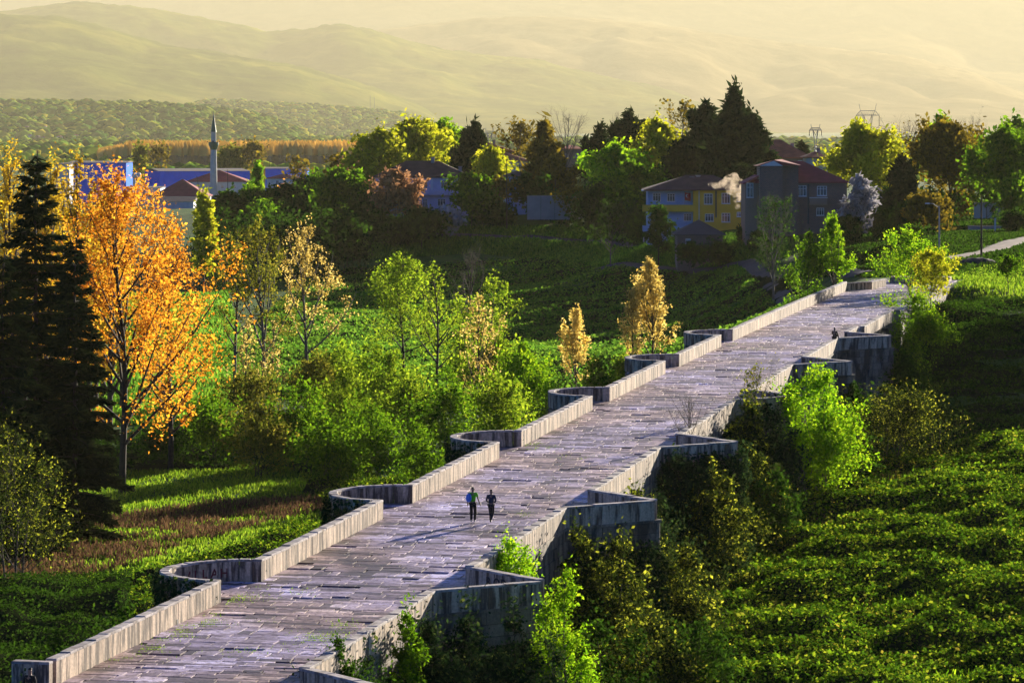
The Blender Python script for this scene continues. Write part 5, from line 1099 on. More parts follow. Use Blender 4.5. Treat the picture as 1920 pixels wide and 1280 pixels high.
hall('blue_hall', 'long blue clad hall behind the mosque roofs', 300, 300, 470, 1500, 321, .9, depth=44, rz=R(14))
hall('blue_hall', 'taller dark blue hall behind the golden poplars', 130, 130, 236, 1400, 305, .6, depth=25)
hall('blue_hall', 'small blue hall right of the minaret', 498, 498, 575, 1700, 316, .6, depth=20)
hall('white_shed', 'white flat roofed sheds left of the long blue hall', 236, 236, 300, 1330, 352, .4, 'light_sheet', 20)
house('house', 'big pyramid shaped maroon roof before the blue hall', 286, 386, 1250, 369, 380, 337, 'white_plaster', 'maroon_tiles', [], 22, ridge=(336, 338))
hall('white_shed', 'low shed with a bright white roof below the maroon pyramid roof', 288, 288, 362, 1180, 378, 1.6, 'light_sheet', 16)
house('mosque', 'mosque with a wide maroon roof beside the minaret', 350, 462, 1400, 341, 360, 320, 'white_plaster', 'maroon_tiles', [(395, 350, 5, 7), (417, 350, 5, 7), (440, 350, 5, 7)], 22, cat='mosque')
house('house', 'low maroon roofed building right of the mosque', 500, 560, 1350, 335, 352, 326, 'white_plaster', 'maroon_tiles', [(520, 341, 6, 6)], 12)
house('house', 'flat pale house at the far left behind the poplars', 105, 130, 1300, 308, 345, 305, 'white_plaster', 'grey_tiles', [(112, 318, 5, 6), (122, 318, 5, 6)], 12)
# minaret
Ym = 1395; s = F / Ym; X = PX(400.5, Ym); g = tz(X, Ym); Zm = lambda py: PZ(py, Ym) - g
mi = empty('minaret', (X, Ym, g)); tag(mi, 'slim white minaret with a green balcony and dark green spire', 'minaret')
m = MB(); m.lathe([(1.45, -1), (1.35, Zm(330)), (1.12, Zm(282)), (1.12, Zm(280))], 14); m.build('shaft', MAT['stone_white'], mi, True)
m = MB(); m.lathe([(1.12, Zm(281)), (1.35, Zm(279)), (1.75, Zm(274.5)), (1.95, Zm(272)), (1.95, Zm(266.5)), (1.8, Zm(266.5)), (1.8, Zm(271)), (.9, Zm(271))], 14); m.build('balcony', MAT['green_lead'], mi)
m = MB(); m.lathe([(1.0, Zm(272)), (.95, Zm(248)), (1.02, Zm(247))], 14); m.build('upper_shaft', MAT['stone_white'], mi, True)
m = MB(); m.lathe([(1.12, Zm(247.5)), (1.05, Zm(246)), (.62, Zm(232)), (.28, Zm(220)), (.1, Zm(214)), (.06, Zm(208)), (0.01, Zm(207))], 14); m.build('spire', MAT['green_lead'], mi)
for a in (R(0), R(180), R(90), R(270)):
    m = MB(); m.lathe([(.05, 0), (.35, .5), (.36, .52)], 8); o = m.build('loudspeaker', MAT['dark_steel'], mi, loc=(2.0 * math.cos(a), 2.0 * math.sin(a), Zm(266))); o.rotation_euler = (0, R(80), a)
# pair of tanks
for px in (252, 260):
    X = PX(px, 1320); g = tz(X, 1320); m = MB(); z = PZ(327, 1320) - g; m.lathe([(.55, -1), (.55, z - 1.2), (.9, z - 1.1), (.9, z), (.5, z + .6), (0.02, z + .7)], 10)
    o = m.build('water_tank', MAT['light_sheet'], None, loc=(X, 1320, g)); tag(o, 'white domed tank, %s of the pair left of the long blue hall' % ('left one' if px == 252 else 'right one'), 'tank')
# the hillside village: many tiny houses
v_, t_ = [], []
vill = []
for i in range(2600):
    p = on_ridge(HA, 1, .0, .8)[0]; a, b = to_px(p[0], p[1], p[2]); 
    if in_poly(np.array([a]), np.array([b]), [(5, 258), (60, 240), (130, 236), (132, 255), (170, 272), (172, 284), (60, 276), (10, 270)])[0] and all(abs(a - q[3]) > 7 or abs(b - q[4]) > 4 for q in vill): vill.append((*p, a, b))
    if len(vill) > 34: break
for a, b in ((174, 261), (216, 232), (236, 233), (246, 270)):
    best = min((on_ridge(HA, 400, .0, .95)), key=lambda p: (to_px(*p)[0] - a) ** 2 + 4 * (to_px(*p)[1] - b) ** 2); vill.append((*best, a, b))
for i, p in enumerate(vill):
    w, d, h = rng.uniform(6, 11), 8, rng.uniform(4, 8); r = empty('hillside_house', (p[0], p[1], p[2] - 1), rng.uniform(-.5, .5)); tag(r, 'tiny pale house with a red roof in the village on the wooded slope', 'house', 'tiny houses on the wooded slope')
    m = MB(); m.box(-w / 2, w / 2, -d / 2, d / 2, 0, h + 1); m.build('wall', MAT[['white_plaster', 'white_plaster', 'brown_plaster'][i % 3]], r); m = MB(); hip(m, -w / 2, w / 2, -d / 2, d / 2, h + 1, h + 3, .4); m.build('roof', MAT[['red_tiles', 'maroon_tiles', 'grey_tiles'][i % 3]], r)
# pylons and masts
def pylon(label, px, Y, top, sc=1.0):
    X = PX(px, Y); g = tz(X, Y); H = PZ(top, Y) - g; r = empty('pylon', (X, Y, g)); tag(r, label, 'pylon', None); u = H / 40.0; t_ = .16 * sc; xs_ = .58
    m = MB()
    for sx in (-1, 1):
        for sy in (-1, 1):
            m.tube([(sx * 3.6 * u, sy * 3 * u, -1), (sx * 1.1 * u, sy * 1.1 * u, 22 * u)], t_, 4)
    for i in range(6):
        z0, z1 = i * 3.6 * u, (i + 1) * 3.6 * u; f0 = 3.6 - 2.5 * i / 6; f1 = 3.6 - 2.5 * (i + 1) / 6
        for sy in (-1, 1): m.tube([(-f0 * u, sy * f0 * .9 * u, z0), (f1 * u, sy * f1 * .9 * u, z1)], t_ * .6, 3); m.tube([(f0 * u, sy * f0 * .9 * u, z0), (-f1 * u, sy * f1 * .9 * u, z1)], t_ * .6, 3)
    m.build('lattice_body', MAT['grey_steel'], r)
    for sx in (-1, 1):
        m = MB(); m.tube([(sx * 1.1 * u, -1 * u, 22 * u), (sx * 4.4 * u, 0, 35 * u), (sx * 6.0 * u, 0, 36.5 * u), (sx * 7.2 * u, 0, 40 * u)], t_, 4); m.tube([(sx * .9 * u, 1 * u, 22 * u), (sx * 3.3 * u, 0, 35 * u)], t_, 4)
        for i in range(5): q = i / 5; m.tube([(sx * (1.1 + 3.3 * q) * u, 0, (22 + 13 * q) * u), (sx * (.9 + 2.4 * (q + .2)) * u, 0, (22 + 13 * (q + .2)) * u)], t_ * .6, 3)
        m.build('fork_arm', MAT['grey_steel'], r)
    m = MB(); m.tube([(-9.5 * u, 0, 34.5 * u), (9.5 * u, 0, 34.5 * u)], t_ * 1.2, 4); m.tube([(-9.5 * u, 0, 34.6 * u), (-6 * u, 0, 36.7 * u), (6 * u, 0, 36.7 * u), (9.5 * u, 0, 34.6 * u)], t_, 4)
    for i in range(10): x = -8 + i * 1.6; m.tube([(x * u, 0, 34.5 * u), ((x + .8) * u, 0, 36.6 * u), ((x + 1.6) * u, 0, 34.5 * u)], t_ * .6, 3)
    m.build('crossarm', MAT['grey_steel'], r)
    for x in (-9.5, 0, 9.5):
        m = MB()
        if x: m.tube([(x * u, 0, 34.4 * u), (x * u, 0, 29.5 * u)], t_ * 1.2, 4)
        else: m.tube([(-3.4 * u, 0, 34.4 * u), (0, 0, 30 * u), (3.4 * u, 0, 34.4 * u)], t_ * 1.1, 4)
        m.build('insulator', MAT['dark_steel'], r)
    for ch in r.children: ch.scale = (xs_, .7, 1)
    return (X, Y, g, u)
p1 = pylon('steel pylon with a forked head above the right hand trees', 1627, 1500, 195); p2 = pylon('distant pylon beyond the orange roofs', 1529, 2700, 233, 2.2); p3 = pylon('faint distant pylon above the red roofed house', 918, 2700, 240, 2.2)
def wire(a, b, sag, r=.09):
    a, b = Vector(a), Vector(b); return [tuple(a.lerp(b, t / 14) - Vector((0, 0, sag * 4 * (t / 14) * (1 - t / 14)))) for t in range(15)]
m = MB()
for x in (-9.5, 0, 9.5):
    a = (p1[0] + x * p1[3] * .58, p1[1], p1[2] + 29.5 * p1[3]); b = (p2[0] + x * p2[3] * .58, p2[1], p2[2] + 29.5 * p2[3]); m.tube(wire(a, b, 10), .10, 3, False)
    m.tube(wire(a, (a[0] + 190, a[1] - 260, a[2] - 4), 10), .08, 3, False)
o = m.build('power_line', MAT['dark_steel']); tag(o, 'thin power cables slung between the pylons', 'cables')
Hm = on_ridge(HB, 3000, .97, 1.03)
for px, top in ((694, 179), (702, 182)):
    q = min(Hm, key=lambda p: abs(to_px(*p)[0] - px)); m = MB(); z = PZ(top, q[1]) - q[2]; m.tube([(0, 0, -3), (0, 0, z)], .9, 5); m.tube([(-1.8, 0, z * .7), (1.8, 0, z * .7)], .5, 4)
    o = m.build('radio_mast', MAT['grey_steel'], None, loc=tuple(q)); tag(o, 'faint radio mast on the hazy rise, %s one' % ('left' if px == 694 else 'right'), 'mast')
def pole(label, px, Y, top, lamp=False, dx=0.0, arm=False):
    X = PX(px, Y); g = tz(X, Y); H = PZ(top, Y) - g; r = empty('street_lamp' if lamp else 'utility_pole', (X, Y, g)); tag(r, label, 'street lamp' if lamp else 'pole')
    m = MB(); m.tube([(0, 0, -1), (dx, 0, H)], [.16, .09], 7); m.build('pole', MAT['concrete' if lamp else 'bark_dark'], r)
    if lamp:
        m = MB(); m.tube([(dx, 0, H - .3), (dx - .9, -.3, H + .3), (dx - 1.5, -.5, H + .35)], .05, 5); m.build('bracket', MAT['grey_steel'], r)
        m = MB(); m.box(dx - 2.0, dx - 1.4, -.65, -.38, H + .25, H + .42); m.build('lamp_head', MAT['light_sheet'], r)
    if arm:
        m = MB(); m.box(-1.0, 1.0, -.06, .06, H - .7, H - .58); m.build('crossarm', MAT['bark_dark'], r)
        for x in (-.9, -.3, .3, .9): m = MB(); m.lathe([(.05, H - .58), (.07, H - .45), (.03, H - .38)], 6, (x, 0)); m.build('insulator', MAT['light_sheet'], r)
pole('grey street lamp on its pole by the dirt road', 1761, 500, 386, True)
pole('bare wooden pole beside the dirt road', 1840, 455, 370)
pole('wooden pole with a crossarm beside the mosque', 427, 1360, 318, arm=True)
pole('leaning pole before the mosque wall', 380, 1230, 330, dx=-2)
pole('short pole on the plain behind the small blue hall', 505, 1800, 292)
pole('thin pole at the lane left of the forked tree', 950, 735, 300)
# post and earth mound beside the road
m = MB(); m.box(-.12, .12, -.12, .12, -.5, 2.0); m.box(-.16, .16, -.16, .16, 2.0, 2.12); X = PX(1866, 560); o = m.build('gate_post', MAT['white_plaster'], None, loc=(X, 560, tz(X, 560))); tag(o, 'white gate post behind the dirt road', 'post')
X = PX(1832, 432); m = MB(); 
for i in range(7):
    pass
nn_ = 14; gv = []; 
for i in range(nn_):
    for j in range(9):
        a = i / (nn_ - 1) * 2 - 1; b = j / 8 * 2 - 1; h = 1.7 * max(0, 1 - a * a) ** .5 * max(0, 1 - b * b) ** .5 + .15 * math.sin(i * 2.1 + j)
        gv.append((a * 2.6, b * 1.4, h * .6 - .3))
m.add(gv, [(i * 9 + j, (i + 1) * 9 + j, (i + 1) * 9 + j + 1, i * 9 + j + 1) for i in range(nn_ - 1) for j in range(8)]); o = m.build('earth_mound', MAT['dark_dirt'], None, True, (X, 432, tz(X, 432))); tag(o, 'dark heap of earth beside the dirt road', 'mound')
# bird in the sky
m = MB(); m.add([(0, -.25, 0), (.08, 0, .05), (0, .3, 0), (-.08, 0, .05), (0, 0, -.06), (.6, .05, .22), (.55, -.12, .2), (-.6, .05, .22), (-.55, -.12, .2)], [(0, 1, 3), (1, 2, 3), (0, 4, 1), (1, 4, 2), (2, 4, 3), (3, 4, 0), (1, 6, 5), (3, 7, 8), (5, 6, 1), (8, 7, 3)])
o = m.build('bird', MAT['dark_steel'], None, loc=(PX(1843, 420), 420, PZ(201, 420))); tag(o, 'tiny dark bird in the hazy sky', 'bird')
# chimney smoke drifting before the yellow house
def M_smoke():
    m, t, o = nt('warm_smoke'); v = N(t, 'ShaderNodeVolumePrincipled'); v.inputs['Color'].default_value = (.98, .82, .62, 1); v.inputs['Anisotropy'].default_value = .3
    g = N(t, 'ShaderNodeTexCoord'); n = N(t, 'ShaderNodeTexNoise', i_Scale=.9, i_Detail=5.0, i_Roughness=.6, i_Distortion=.6); t.links.new(g.outputs['Object'], n.inputs['Vector'])
    mr = N(t, 'ShaderNodeMapRange', i_From_Min=.45, i_From_Max=.62, i_To_Min=0.0, i_To_Max=.9); t.links.new(n.outputs['Fac'], mr.inputs['Value']); t.links.new(mr.outputs[0], v.inputs['Density']); t.links.new(v.outputs[0], o.inputs['Volume']); return m
P_ = np.array([(-3.4, 0, 1.6), (-2.4, 0, 1.3), (-1.2, 0, 1.5), (-.2, 0, 2.4), (.6, 0, 1.4), (1.3, 0, .6), (.8, 0, 2.9), (1.6, 0, 1.6), (2.4, 0, .8), (1.2, .2, -1.0), (1.8, 0, -.4), (1.4, 0, -2.4), (.2, 0, .6)]); rad = np.array([.5, .7, .9, .95, 1.3, 1.2, .8, 1.1, .8, .8, .9, .6, 1.0])
v, f = ico(); v = v / np.linalg.norm(v, axis=1, keepdims=True); bm_ = MB()
me = bpy.data.metaballs.new('smoke') if False else None
import bmesh
bm = bmesh.new()
for p, r_ in zip(P_, rad): bmesh.ops.create_icosphere(bm, subdivisions=2, radius=r_, matrix=Matrix.Translation(p))
me = bpy.data.meshes.new('smoke'); bm.to_mesh(me); bm.free(); me.materials.append(M_smoke())
o = bpy.data.objects.new('smoke', me); link(o); o.location = (PX(1368, 634), 634, PZ(362, 634)); rm = o.modifiers.new('merge', 'REMESH'); rm.mode = 'VOXEL'; rm.voxel_size = .25; tag(o, 'puff of sunlit smoke before the yellow house wall', kind='stuff')

# ------------------------------------------------------------------ more growth along the bridge and the village
MORE = [ # kind, px, top, hw, Y, colour, n, base, label
 ('bush', 885, 1146, 66, 147, 'ivy', 16000, 2.5, 'black green ivy bush under the face of the nearest buttress'),
 ('bush', 800, 1158, 56, 143, 'ivy', 12000, 3.0, 'dark ivy bush between the near wall and the nearest buttress'),
 ('bush', 960, 1140, 54, 148.5, 'ivy', 12000, 2.0, 'dark ivy bush at the nearest buttress tip'),
 ('bush', 1090, 992, 66, 174, 'speckle', 13000, 3.0, 'dark bush under the face of the second buttress'),
 ('bush', 1160, 1010, 85, 174, 'speckle', 14000, 2.0, 'dark green bush right of the bright sapling'),
 ('bush', 1280, 1030, 85, 182, 'speckle', 13000, 2.5, 'speckled olive bush on the slope below the second buttress'),
 ('bush', 1130, 1150, 90, 160, 'deep', 12000, 1.0, 'dark bush at the bottom edge beside the sapling'),
 ('bush', 1275, 862, 62, 203, 'ivy', 13000, 3.5, 'dark ivy bush on the face of the third buttress'),
 ('bush', 1335, 880, 76, 202, 'speckle', 14000, 3.0, 'dark bush left below the ivy clad buttress'),
 ('bush', 1240, 925, 60, 193, 'ivy', 10000, 3.0, 'dark bush between the second and third buttress'),
 ('bush', 1400, 748, 56, 228, 'speckle', 15000, 4.5, 'great dark ivy clump before the fourth buttress'),
 ('bush', 1440, 755, 52, 228, 'ivy', 13000, 4.0, 'dark ivy clump left of the tall bright bush'),
 ('bush', 1400, 840, 80, 220, 'speckle', 15000, 3.5, 'dark ivy speckled with light below the great ivy clump'),
 ('bush', 1455, 890, 60, 218, 'deep', 9000, 4.0, 'dark green bush at the foot of the tall bright bush'),
 ('bush', 1590, 765, 50, 240, 'deep', 4500, 5.0, 'dark green bush between the bright and the speckled bush'),
 ('bush', 1600, 722, 46, 262, 'deep', 6000, 6.0, 'dark bush at the foot of the fifth buttress'),
 ('bush', 1690, 660, 50, 290, 'deep', 4500, 7.0, 'dark bush right of the last buttress'),
 ('bush', 1715, 720, 60, 275, 'deep', 4500, 6.5, 'dark bush behind the speckled one'),
 ('bush', 560, 1010, 40, 190, 'green', 3500, 3.0, 'leafy green bush against the dark bay wall'),
 ('bush', 230, 1130, 60, 158, 'deep', 5000, 2.0, 'dark bush behind the near left parapet'),
 ('bush', 100, 1190, 70, 150, 'deep', 4500, 1.0, 'dark bush at the lower left corner'),
 ('bush', 1215, 1130, 90, 166, 'speckle', 12000, 1.5, 'speckled dark bush in the hollow right of the bright sapling'),
 ('bush', 1310, 1170, 90, 168, 'deep', 9000, 1.5, 'dark green bush in the lower middle of the bramble slope'),
 ('bush', 1040, 1190, 50, 146, 'ivy', 8000, 1.0, 'black green bush at the foot of the bright sapling'),
 ('bush', 700, 1225, 40, 137, 'ivy', 5000, 3.0, 'dark ivy bush under the near drain spout'),
 ('bush', 1300, 458, 30, 592, 'deep', 1500, 8.0, 'dark shrub before the left half of the hipped shed'),
 ('bush', 1350, 455, 26, 592, 'deep', 1500, 8.0, 'dark shrub before the right half of the hipped shed'),
 ('darkpine', 1345, 318, 46, 700, 'dark', 5000, 12.4, 'added dark evergreen shrub blocking sun close behind the yellow house roof'),  # this and the next two are added to shade a strip of meadow
 ('darkpine', 1388, 316, 46, 702, 'dark', 5000, 12.4, 'added dark evergreen shrub blocking sun between the yellow house and the smoke'),
 ('darkpine', 1430, 312, 46, 706, 'dark', 5000, 12.4, 'added dark evergreen shrub blocking sun behind the stair tower'),
]
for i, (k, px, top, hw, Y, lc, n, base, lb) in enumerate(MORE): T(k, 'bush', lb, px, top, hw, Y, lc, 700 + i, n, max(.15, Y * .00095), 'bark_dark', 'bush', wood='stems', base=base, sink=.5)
vb = [(x, y_, hw, Y, lc) for x, y_, hw, Y, lc in [
 (420, 388, 46, 700, 'deep'), (470, 395, 50, 690, 'deep'), (530, 400, 50, 700, 'deep'), (590, 395, 52, 690, 'deep'), (650, 400, 48, 700, 'deep'), (560, 372, 46, 760, 'deep'), (500, 376, 40, 770, 'green'), (620, 376, 40, 770, 'green'),
 (700, 400, 40, 735, 'deep'), (740, 408, 36, 728, 'deep'), (905, 372, 36, 745, 'deep'), (940, 385, 34, 738, 'deep'), (1020, 372, 36, 742, 'deep'), (1060, 380, 36, 735, 'deep'), (1110, 385, 40, 715, 'deep'), (1160, 380, 40, 700, 'deep'), (1195, 392, 30, 670, 'deep'),
 (1215, 330, 40, 720, 'green'), (1255, 300, 40, 740, 'deep'), (1330, 300, 36, 735, 'dark'), (1395, 300, 34, 730, 'dark'), (1430, 290, 26, 735, 'dark'), (1370, 280, 38, 745, 'dark'), (1120, 300, 34, 760, 'dark'), (1150, 290, 30, 790, 'dark'), (1090, 318, 36, 765, 'brownolive'),
 (1000, 320, 36, 790, 'brownolive'), (905, 318, 30, 790, 'deep'), (860, 300, 30, 840, 'lime'), (690, 300, 26, 840, 'olive'), (745, 290, 40, 845, 'olive'),
 (1400, 430, 26, 610, 'deep'), (1430, 440, 30, 590, 'deep'), (1620, 380, 40, 620, 'deep'), (1665, 360, 40, 630, 'deep'), (1700, 380, 44, 610, 'deep'), (1740, 360, 44, 640, 'deep'), (1800, 360, 40, 650, 'brownolive'), (1660, 430, 40, 560, 'deep'), (1590, 440, 36, 560, 'deep'),
 (1850, 300, 44, 640, 'green'), (1905, 330, 40, 600, 'green'), (1700, 430, 36, 520, 'deep'), (1900, 400, 34, 560, 'deep'), (1560, 450, 30, 560, 'deep'), (1650, 300, 46, 700, 'olive')]]
LM = [(395, 'the minaret'), (484, 'the pointed lime tree'), (560, 'the small blue hall'), (655, 'the white house'), (748, 'the rusty blossom tree'), (838, 'the white blossom bush'), (935, 'the bare fruit tree'), (1000, 'the forked lane tree'), (1045, 'the garden wall'), (1122, 'the black green pine'),
      (1180, 'the flat topped pine'), (1235, 'the yellow balcony'), (1310, 'the dark hipped shed'), (1376, 'the tallest evergreen'), (1440, 'the brick stair tower'), (1510, 'the brick house balcony'), (1612, 'the white blossom tree'), (1690, 'the dark narrow evergreen'), (1761, 'the street lamp'), (1840, 'the bare wooden pole'), (1900, 'the right edge tree')]
used_ = {}
for i, (px, top, hw, Y, lc) in enumerate(vb):
    lm = min(LM, key=lambda l: abs(l[0] - px)); rel = 'just left of' if px < lm[0] - 12 else ('just right of' if px > lm[0] + 12 else 'in line with')
    lb = '%s %s shrub %s %s' % ('wide' if hw >= 44 else 'middling' if hw >= 36 else 'narrow', {'deep': 'dark green', 'green': 'fresh green', 'dark': 'black green', 'brownolive': 'bronze', 'olive': 'olive', 'lime': 'lime'}[lc], rel, lm[1])
    for add in ('', ', high on the ridge' if top < 340 else ', low on the slope', ', farther back', ', nearest the meadow'):
        if lb + add not in used_: lb += add; break
    used_[lb] = 1
    T('bush', 'bush', lb, px, top, hw, Y, lc, 800 + i, 1900, None, 'bark_dark', 'bush', 'shrubs and low trees around the village', wood='stems')
for i, px in enumerate(list(range(1085, 1130, 7))):
    T('sapling', 'young_poplar', '%s pale young poplar from the left in the row above the garden wall' % ('first second third fourth fifth sixth seventh'.split()[i]), px, 330 + (i * 5) % 14, 7, 738, 'reed', 900 + i, 260, .35, cat='sapling', group='young poplars above the garden wall')
# golden young poplars that fill the left side behind the cedars
for i in range(15):
    px = 10 + i * 15 + (i * 7) % 9; T('poplar', 'poplar_tree', '%s young golden poplar, counted from the left edge, in the grove behind the cedars' % ('first second third fourth fifth sixth seventh eighth ninth tenth eleventh twelfth thirteenth fourteenth fifteenth'.split()[i]), px, 300 + (i * 37) % 60 + px * .18, 26, 365 + (i * 13) % 40, 'golden', 930 + i, 2600, .24, group='young golden poplars behind the cedars')
# ------------------------------------------------------------------ people
def skin(name, pts, edges, mat, parent, root=0, sub=1):
    """pts: (x,y,z,r) or (x,y,z,rx,ry)"""
    me = bpy.data.meshes.new(name); me.from_pydata([p[:3] for p in pts], edges, []); me.materials.append(mat)
    o = bpy.data.objects.new(name, me); link(o, parent); md = o.modifiers.new('skin', 'SKIN'); md.use_smooth_shade = True
    if not me.skin_vertices: bpy.context.view_layer.update()
    for i, p in enumerate(pts):
        sv = me.skin_vertices[0].data[i]; sv.radius = (p[3], p[4] if len(p) > 4 else p[3]); sv.use_root = (i == root)
    if sub: s_ = o.modifiers.new('sub', 'SUBSURF'); s_.levels = sub; s_.render_levels = sub
    return o
paint('skin_tone', (.28, .16, .11), .6); paint('black_cloth', (.012, .012, .014), .9); paint('lime_shirt', (.16, .62, .02), .9); paint('navy_jacket', (.02, .03, .06), .85); paint('dark_hair', (.012, .009, .008), .7); paint('blue_bag', (.08, .22, .75), .7); paint('white_shoe', (.6, .6, .6), .6); paint('black_shoe', (.02, .02, .02), .6); paint('dark_trousers', (.02, .02, .026), .9)
def person(label, loc, rz, H, J, top, legs, shoes, sleeves=True):
    r = empty('person', loc, rz); tag(r, label, 'person'); k = H / 1.75
    P_ = {n: tuple(c * k for c in v) for n, v in J.items()}
    order = ['pel', 'wai', 'che', 'nec', 'hea', 'crn', 'shL', 'elL', 'wrL', 'haL', 'shR', 'elR', 'wrR', 'haR', 'hiL', 'knL', 'anL', 'toL', 'hiR', 'knR', 'anR', 'toR']
    rad = dict(pel=(.14, .10), wai=(.13, .095), che=(.16, .10), nec=(.055, .055), hea=(.085, .095), crn=(.07, .08), shL=.055, elL=.04, wrL=.028, haL=.03, hiL=.085, knL=.058, anL=.038, toL=.035)
    def rr(n): n2 = n[:2] + 'L' if n[-1] == 'R' else n; v = rad[n2]; return tuple(x * k for x in (v if isinstance(v, tuple) else (v, v)))
    idx = {n: i for i, n in enumerate(order)}
    E = [('pel', 'wai'), ('wai', 'che'), ('che', 'nec'), ('nec', 'hea'), ('hea', 'crn'), ('che', 'shL'), ('shL', 'elL'), ('elL', 'wrL'), ('wrL', 'haL'), ('che', 'shR'), ('shR', 'elR'), ('elR', 'wrR'), ('wrR', 'haR'), ('pel', 'hiL'), ('hiL', 'knL'), ('knL', 'anL'), ('anL', 'toL'), ('pel', 'hiR'), ('hiR', 'knR'), ('knR', 'anR'), ('anR', 'toR')]
    pts = [(*P_[n], *rr(n)) for n in order]; edges = [(idx[a], idx[b]) for a, b in E]
    for s_ in 'LR':     # four fingers and a thumb, curled a little
        h = Vector(P_['ha' + s_]); w = Vector(P_['wr' + s_]); d = (h - w).normalized(); a = Vector((0, 1, 0)) - d * d.y; a.normalize()
        for q, ln in ((-.028, .055), (-.009, .072), (.009, .07), (.027, .058)):
            b = len(pts); p1 = h + a * q * k + d * .035 * k; pts.append((*p1, .0085 * k, .0085 * k)); pts.append((*(p1 + d * ln * .5 * k), .008 * k, .008 * k)); pts.append((*(p1 + d * ln * k + a.cross(d) * .012 * k), .007 * k, .007 * k))
            edges += [(idx['ha' + s_], b), (b, b + 1), (b + 1, b + 2)]
        b = len(pts); p1 = h + a * .045 * k; pts.append((*p1, .010 * k, .010 * k)); pts.append((*(p1 + (a * .6 + d).normalized() * .045 * k), .009 * k, .009 * k)); edges += [(idx['ha' + s_], b), (b, b + 1)]
    skin('body', pts, edges, MAT['skin_tone'], r)
    def garm(name, ns, es, mat, grow):
        pp = [(*P_[n], *(x + grow * k for x in rr(n))) for n in ns]; skin(name, pp, [(ns.index(a), ns.index(b)) for a, b in es], mat, r)
    tn = ['pel', 'wai', 'che', 'shL', 'shR']; te = [('pel', 'wai'), ('wai', 'che'), ('che', 'shL'), ('che', 'shR')]
    lerp = lambda a, b, t: tuple(x + (y - x) * t for x, y in zip(a, b))
    if sleeves: tn += ['elL', 'elR', 'wrL', 'wrR']; te += [('shL', 'elL'), ('shR', 'elR'), ('elL', 'wrL'), ('elR', 'wrR')]
    else:
        for s_ in 'LR': P_['sl' + s_] = lerp(P_['sh' + s_], P_['el' + s_], .6); rad['slL'] = .052; tn.append('sl' + s_); te.append(('sh' + s_, 'sl' + s_))
    P_['nk'] = lerp(P_['che'], P_['nec'], .75); rad['nk'] = .062; tn.append('nk'); te.append(('che', 'nk'))
    _rr = rr
    def rr2(n): n2 = n[:2] + 'L' if (n[-1] == 'R') else n; v = rad[n2]; return tuple(x * k for x in (v if isinstance(v, tuple) else (v, v)))
    skin('shirt' if not sleeves else 'jacket', [(*P_[n], *(x + .016 * k for x in rr2(n))) for n in tn], [(tn.index(a), tn.index(b)) for a, b in te], MAT[top], r)
    ln = ['pel', 'hiL', 'knL', 'anL', 'hiR', 'knR', 'anR']; le = [('pel', 'hiL'), ('hiL', 'knL'), ('knL', 'anL'), ('pel', 'hiR'), ('hiR', 'knR'), ('knR', 'anR')]
    skin('trousers', [(*P_[n], *(x + .022 * k for x in rr2(n))) for n in ln], [(ln.index(a), ln.index(b)) for a, b in le], MAT[legs], r)
    for s_ in 'LR':
        a, t_ = P_['an' + s_], P_['to' + s_]; skin('shoe', [(a[0], a[1] - .04 * k, a[2] - .03 * k, .045 * k), (*lerp(a, t_, .5), .045 * k), (*t_, .04 * k)], [(0, 1), (1, 2)], MAT[shoes], r)
    h, c_ = P_['hea'], P_['crn']; skin('hair', [(h[0], h[1] - .02 * k, h[2] + .03 * k, .092 * k, .098 * k), (c_[0], c_[1] - .01 * k, c_[2] + .01 * k, .08 * k, .088 * k), (c_[0], c_[1], c_[2] + .035 * k, .045 * k, .05 * k)], [(0, 1), (1, 2)], MAT['dark_hair'], r)
    # face: nose, ears
    skin('nose', [(h[0], h[1] + .095 * k, h[2] + .01 * k, .012 * k), (h[0], h[1] + .112 * k, h[2] - .01 * k, .014 * k)], [(0, 1)], MAT['skin_tone'], r)
    for sx in (-1, 1): skin('ear', [(h[0] + sx * .085 * k, h[1], h[2] + .02 * k, .012 * k, .02 * k), (h[0] + sx * .09 * k, h[1], h[2] - .02 * k, .01 * k, .016 * k)], [(0, 1)], MAT['skin_tone'], r)
    return r
def on_deck(px, py):
    Y = 100.0
    for _ in range(60): X = PX(px, Y); w, s = br_local(X, Y); Y = (CAMZ - float(deck_z(s))) * F / (py - HOR)
    X = PX(px, Y); w, s = br_local(X, Y); return (X, Y, float(deck_z(s)))
base = dict(pel=(0, 0, .95), wai=(0, 0, 1.10), che=(0, 0, 1.32), nec=(0, .0, 1.49), hea=(0, .01, 1.61), crn=(0, 0, 1.69), shL=(-.19, 0, 1.40), elL=(-.25, -.02, 1.13), wrL=(-.27, .04, .90), haL=(-.27, .06, .84),
            shR=(.19, 0, 1.40), elR=(.26, .02, 1.14), wrR=(.34, .06, .92), haR=(.36, .08, .86), hiL=(-.09, 0, .90), knL=(-.09, .03, .50), anL=(-.08, -.05, .10), toL=(-.08, .10, .045), hiR=(.09, 0, .90), knR=(.10, .10, .50), anR=(.08, .08, .09), toR=(.08, .23, .04))
a = dict(base); a.update(anL=(-.05, -.12, .12), knL=(-.07, .0, .5), toL=(-.05, .02, .05), hiL=(-.08, 0, .9))
pa_ = on_deck(886.5, 979); pA = person('person in a lime green shirt and black trousers walking away', pa_, -TH, 1.78, a, 'lime_shirt', 'black_cloth', 'white_shoe', sleeves=False)
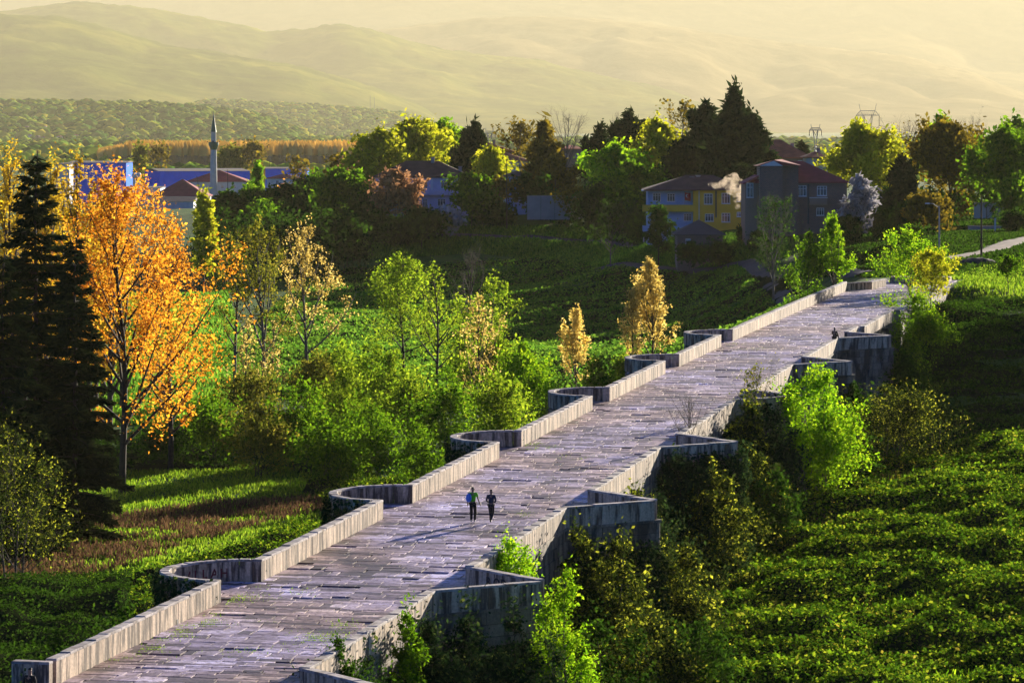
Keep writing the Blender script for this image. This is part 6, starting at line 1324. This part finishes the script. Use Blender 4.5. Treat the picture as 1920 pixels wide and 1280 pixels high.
# bag over the left shoulder
m_ = empty('backpack', tuple(Vector(pa_) + Vector((-.20, -.16, 1.22)))); tag(m_, 'blue cloth bag slung over the left shoulder of the walker in green', 'bag')
skin('bag', [(0, 0, -.22, .10, .08), (0, -.02, -.05, .17, .12), (.0, 0, .12, .15, .11), (.02, .02, .24, .07, .06)], [(0, 1), (1, 2), (2, 3)], MAT['blue_bag'], m_)
skin('strap', [(.02, .02, .22, .02, .015), (.06, .12, .24, .02, .015), (.10, .22, .12, .02, .015), (.06, .26, -.05, .02, .015)], [(0, 1), (1, 2), (2, 3)], MAT['blue_bag'], m_)
b = dict(base); b.update(elL=(-.24, -.06, 1.16), wrL=(-.15, .10, 1.05), haL=(-.09, .15, 1.05), elR=(.25, -.06, 1.16), wrR=(.16, .10, 1.05), haR=(.10, .15, 1.05), anR=(.02, -.26, .17), knR=(.08, .02, .5), toR=(.02, -.13, .07), knL=(-.06, .1, .5), anL=(-.05, .1, .09), toL=(-.05, .25, .04))
person('person in a dark jacket walking away with bent arms', on_deck(921, 980), -TH, 1.68, b, 'navy_jacket', 'dark_trousers', 'black_shoe')
# someone sitting on the right parapet at the last buttress
w, s = BW + .2, RC[-1] - TB - .9; X, Y = br_world(w, s); zt = float(deck_z(s)) + PH
c = dict(base); sh = -.83
for n_ in ('pel', 'wai', 'che', 'nec', 'hea', 'crn', 'shL', 'shR'): p = c[n_]; c[n_] = (p[0], p[1], p[2] + sh)
c.update(hiL=(-.09, 0, .09), hiR=(.09, 0, .09), knL=(-.10, .34, .38), anL=(-.10, .50, .07), toL=(-.10, .64, .04), knR=(.10, .36, .36), anR=(.10, .54, .07), toR=(.10, .68, .04), elL=(-.24, .10, .36), wrL=(-.14, .30, .38), haL=(-.10, .36, .39), elR=(.24, .10, .36), wrR=(.14, .30, .38), haR=(.10, .36, .39))
c['pel'] = (0, 0, .12); c['wai'] = (0, 0, .28); c['che'] = (0, .03, .49); c['nec'] = (0, .05, .66); c['hea'] = (0, .07, .78); c['crn'] = (0, .06, .86); c['shL'] = (-.19, .03, .57); c['shR'] = (.19, .03, .57)
person('person in dark clothes sitting on the parapet beside the last buttress', (X, Y, zt), -TH - R(20), 1.72, c, 'black_cloth', 'black_cloth', 'black_shoe')
# someone standing in the nearest bay, head and shoulders in the frame
Y_ = 127.5; X = PX(56, Y_); w, s = br_local(X, Y_)
person('person in dark clothes at the bottom left corner of the photo', (X, Y_, PZ(1252, Y_) - 1.66), R(150), 1.7, base, 'black_cloth', 'black_cloth', 'black_shoe')
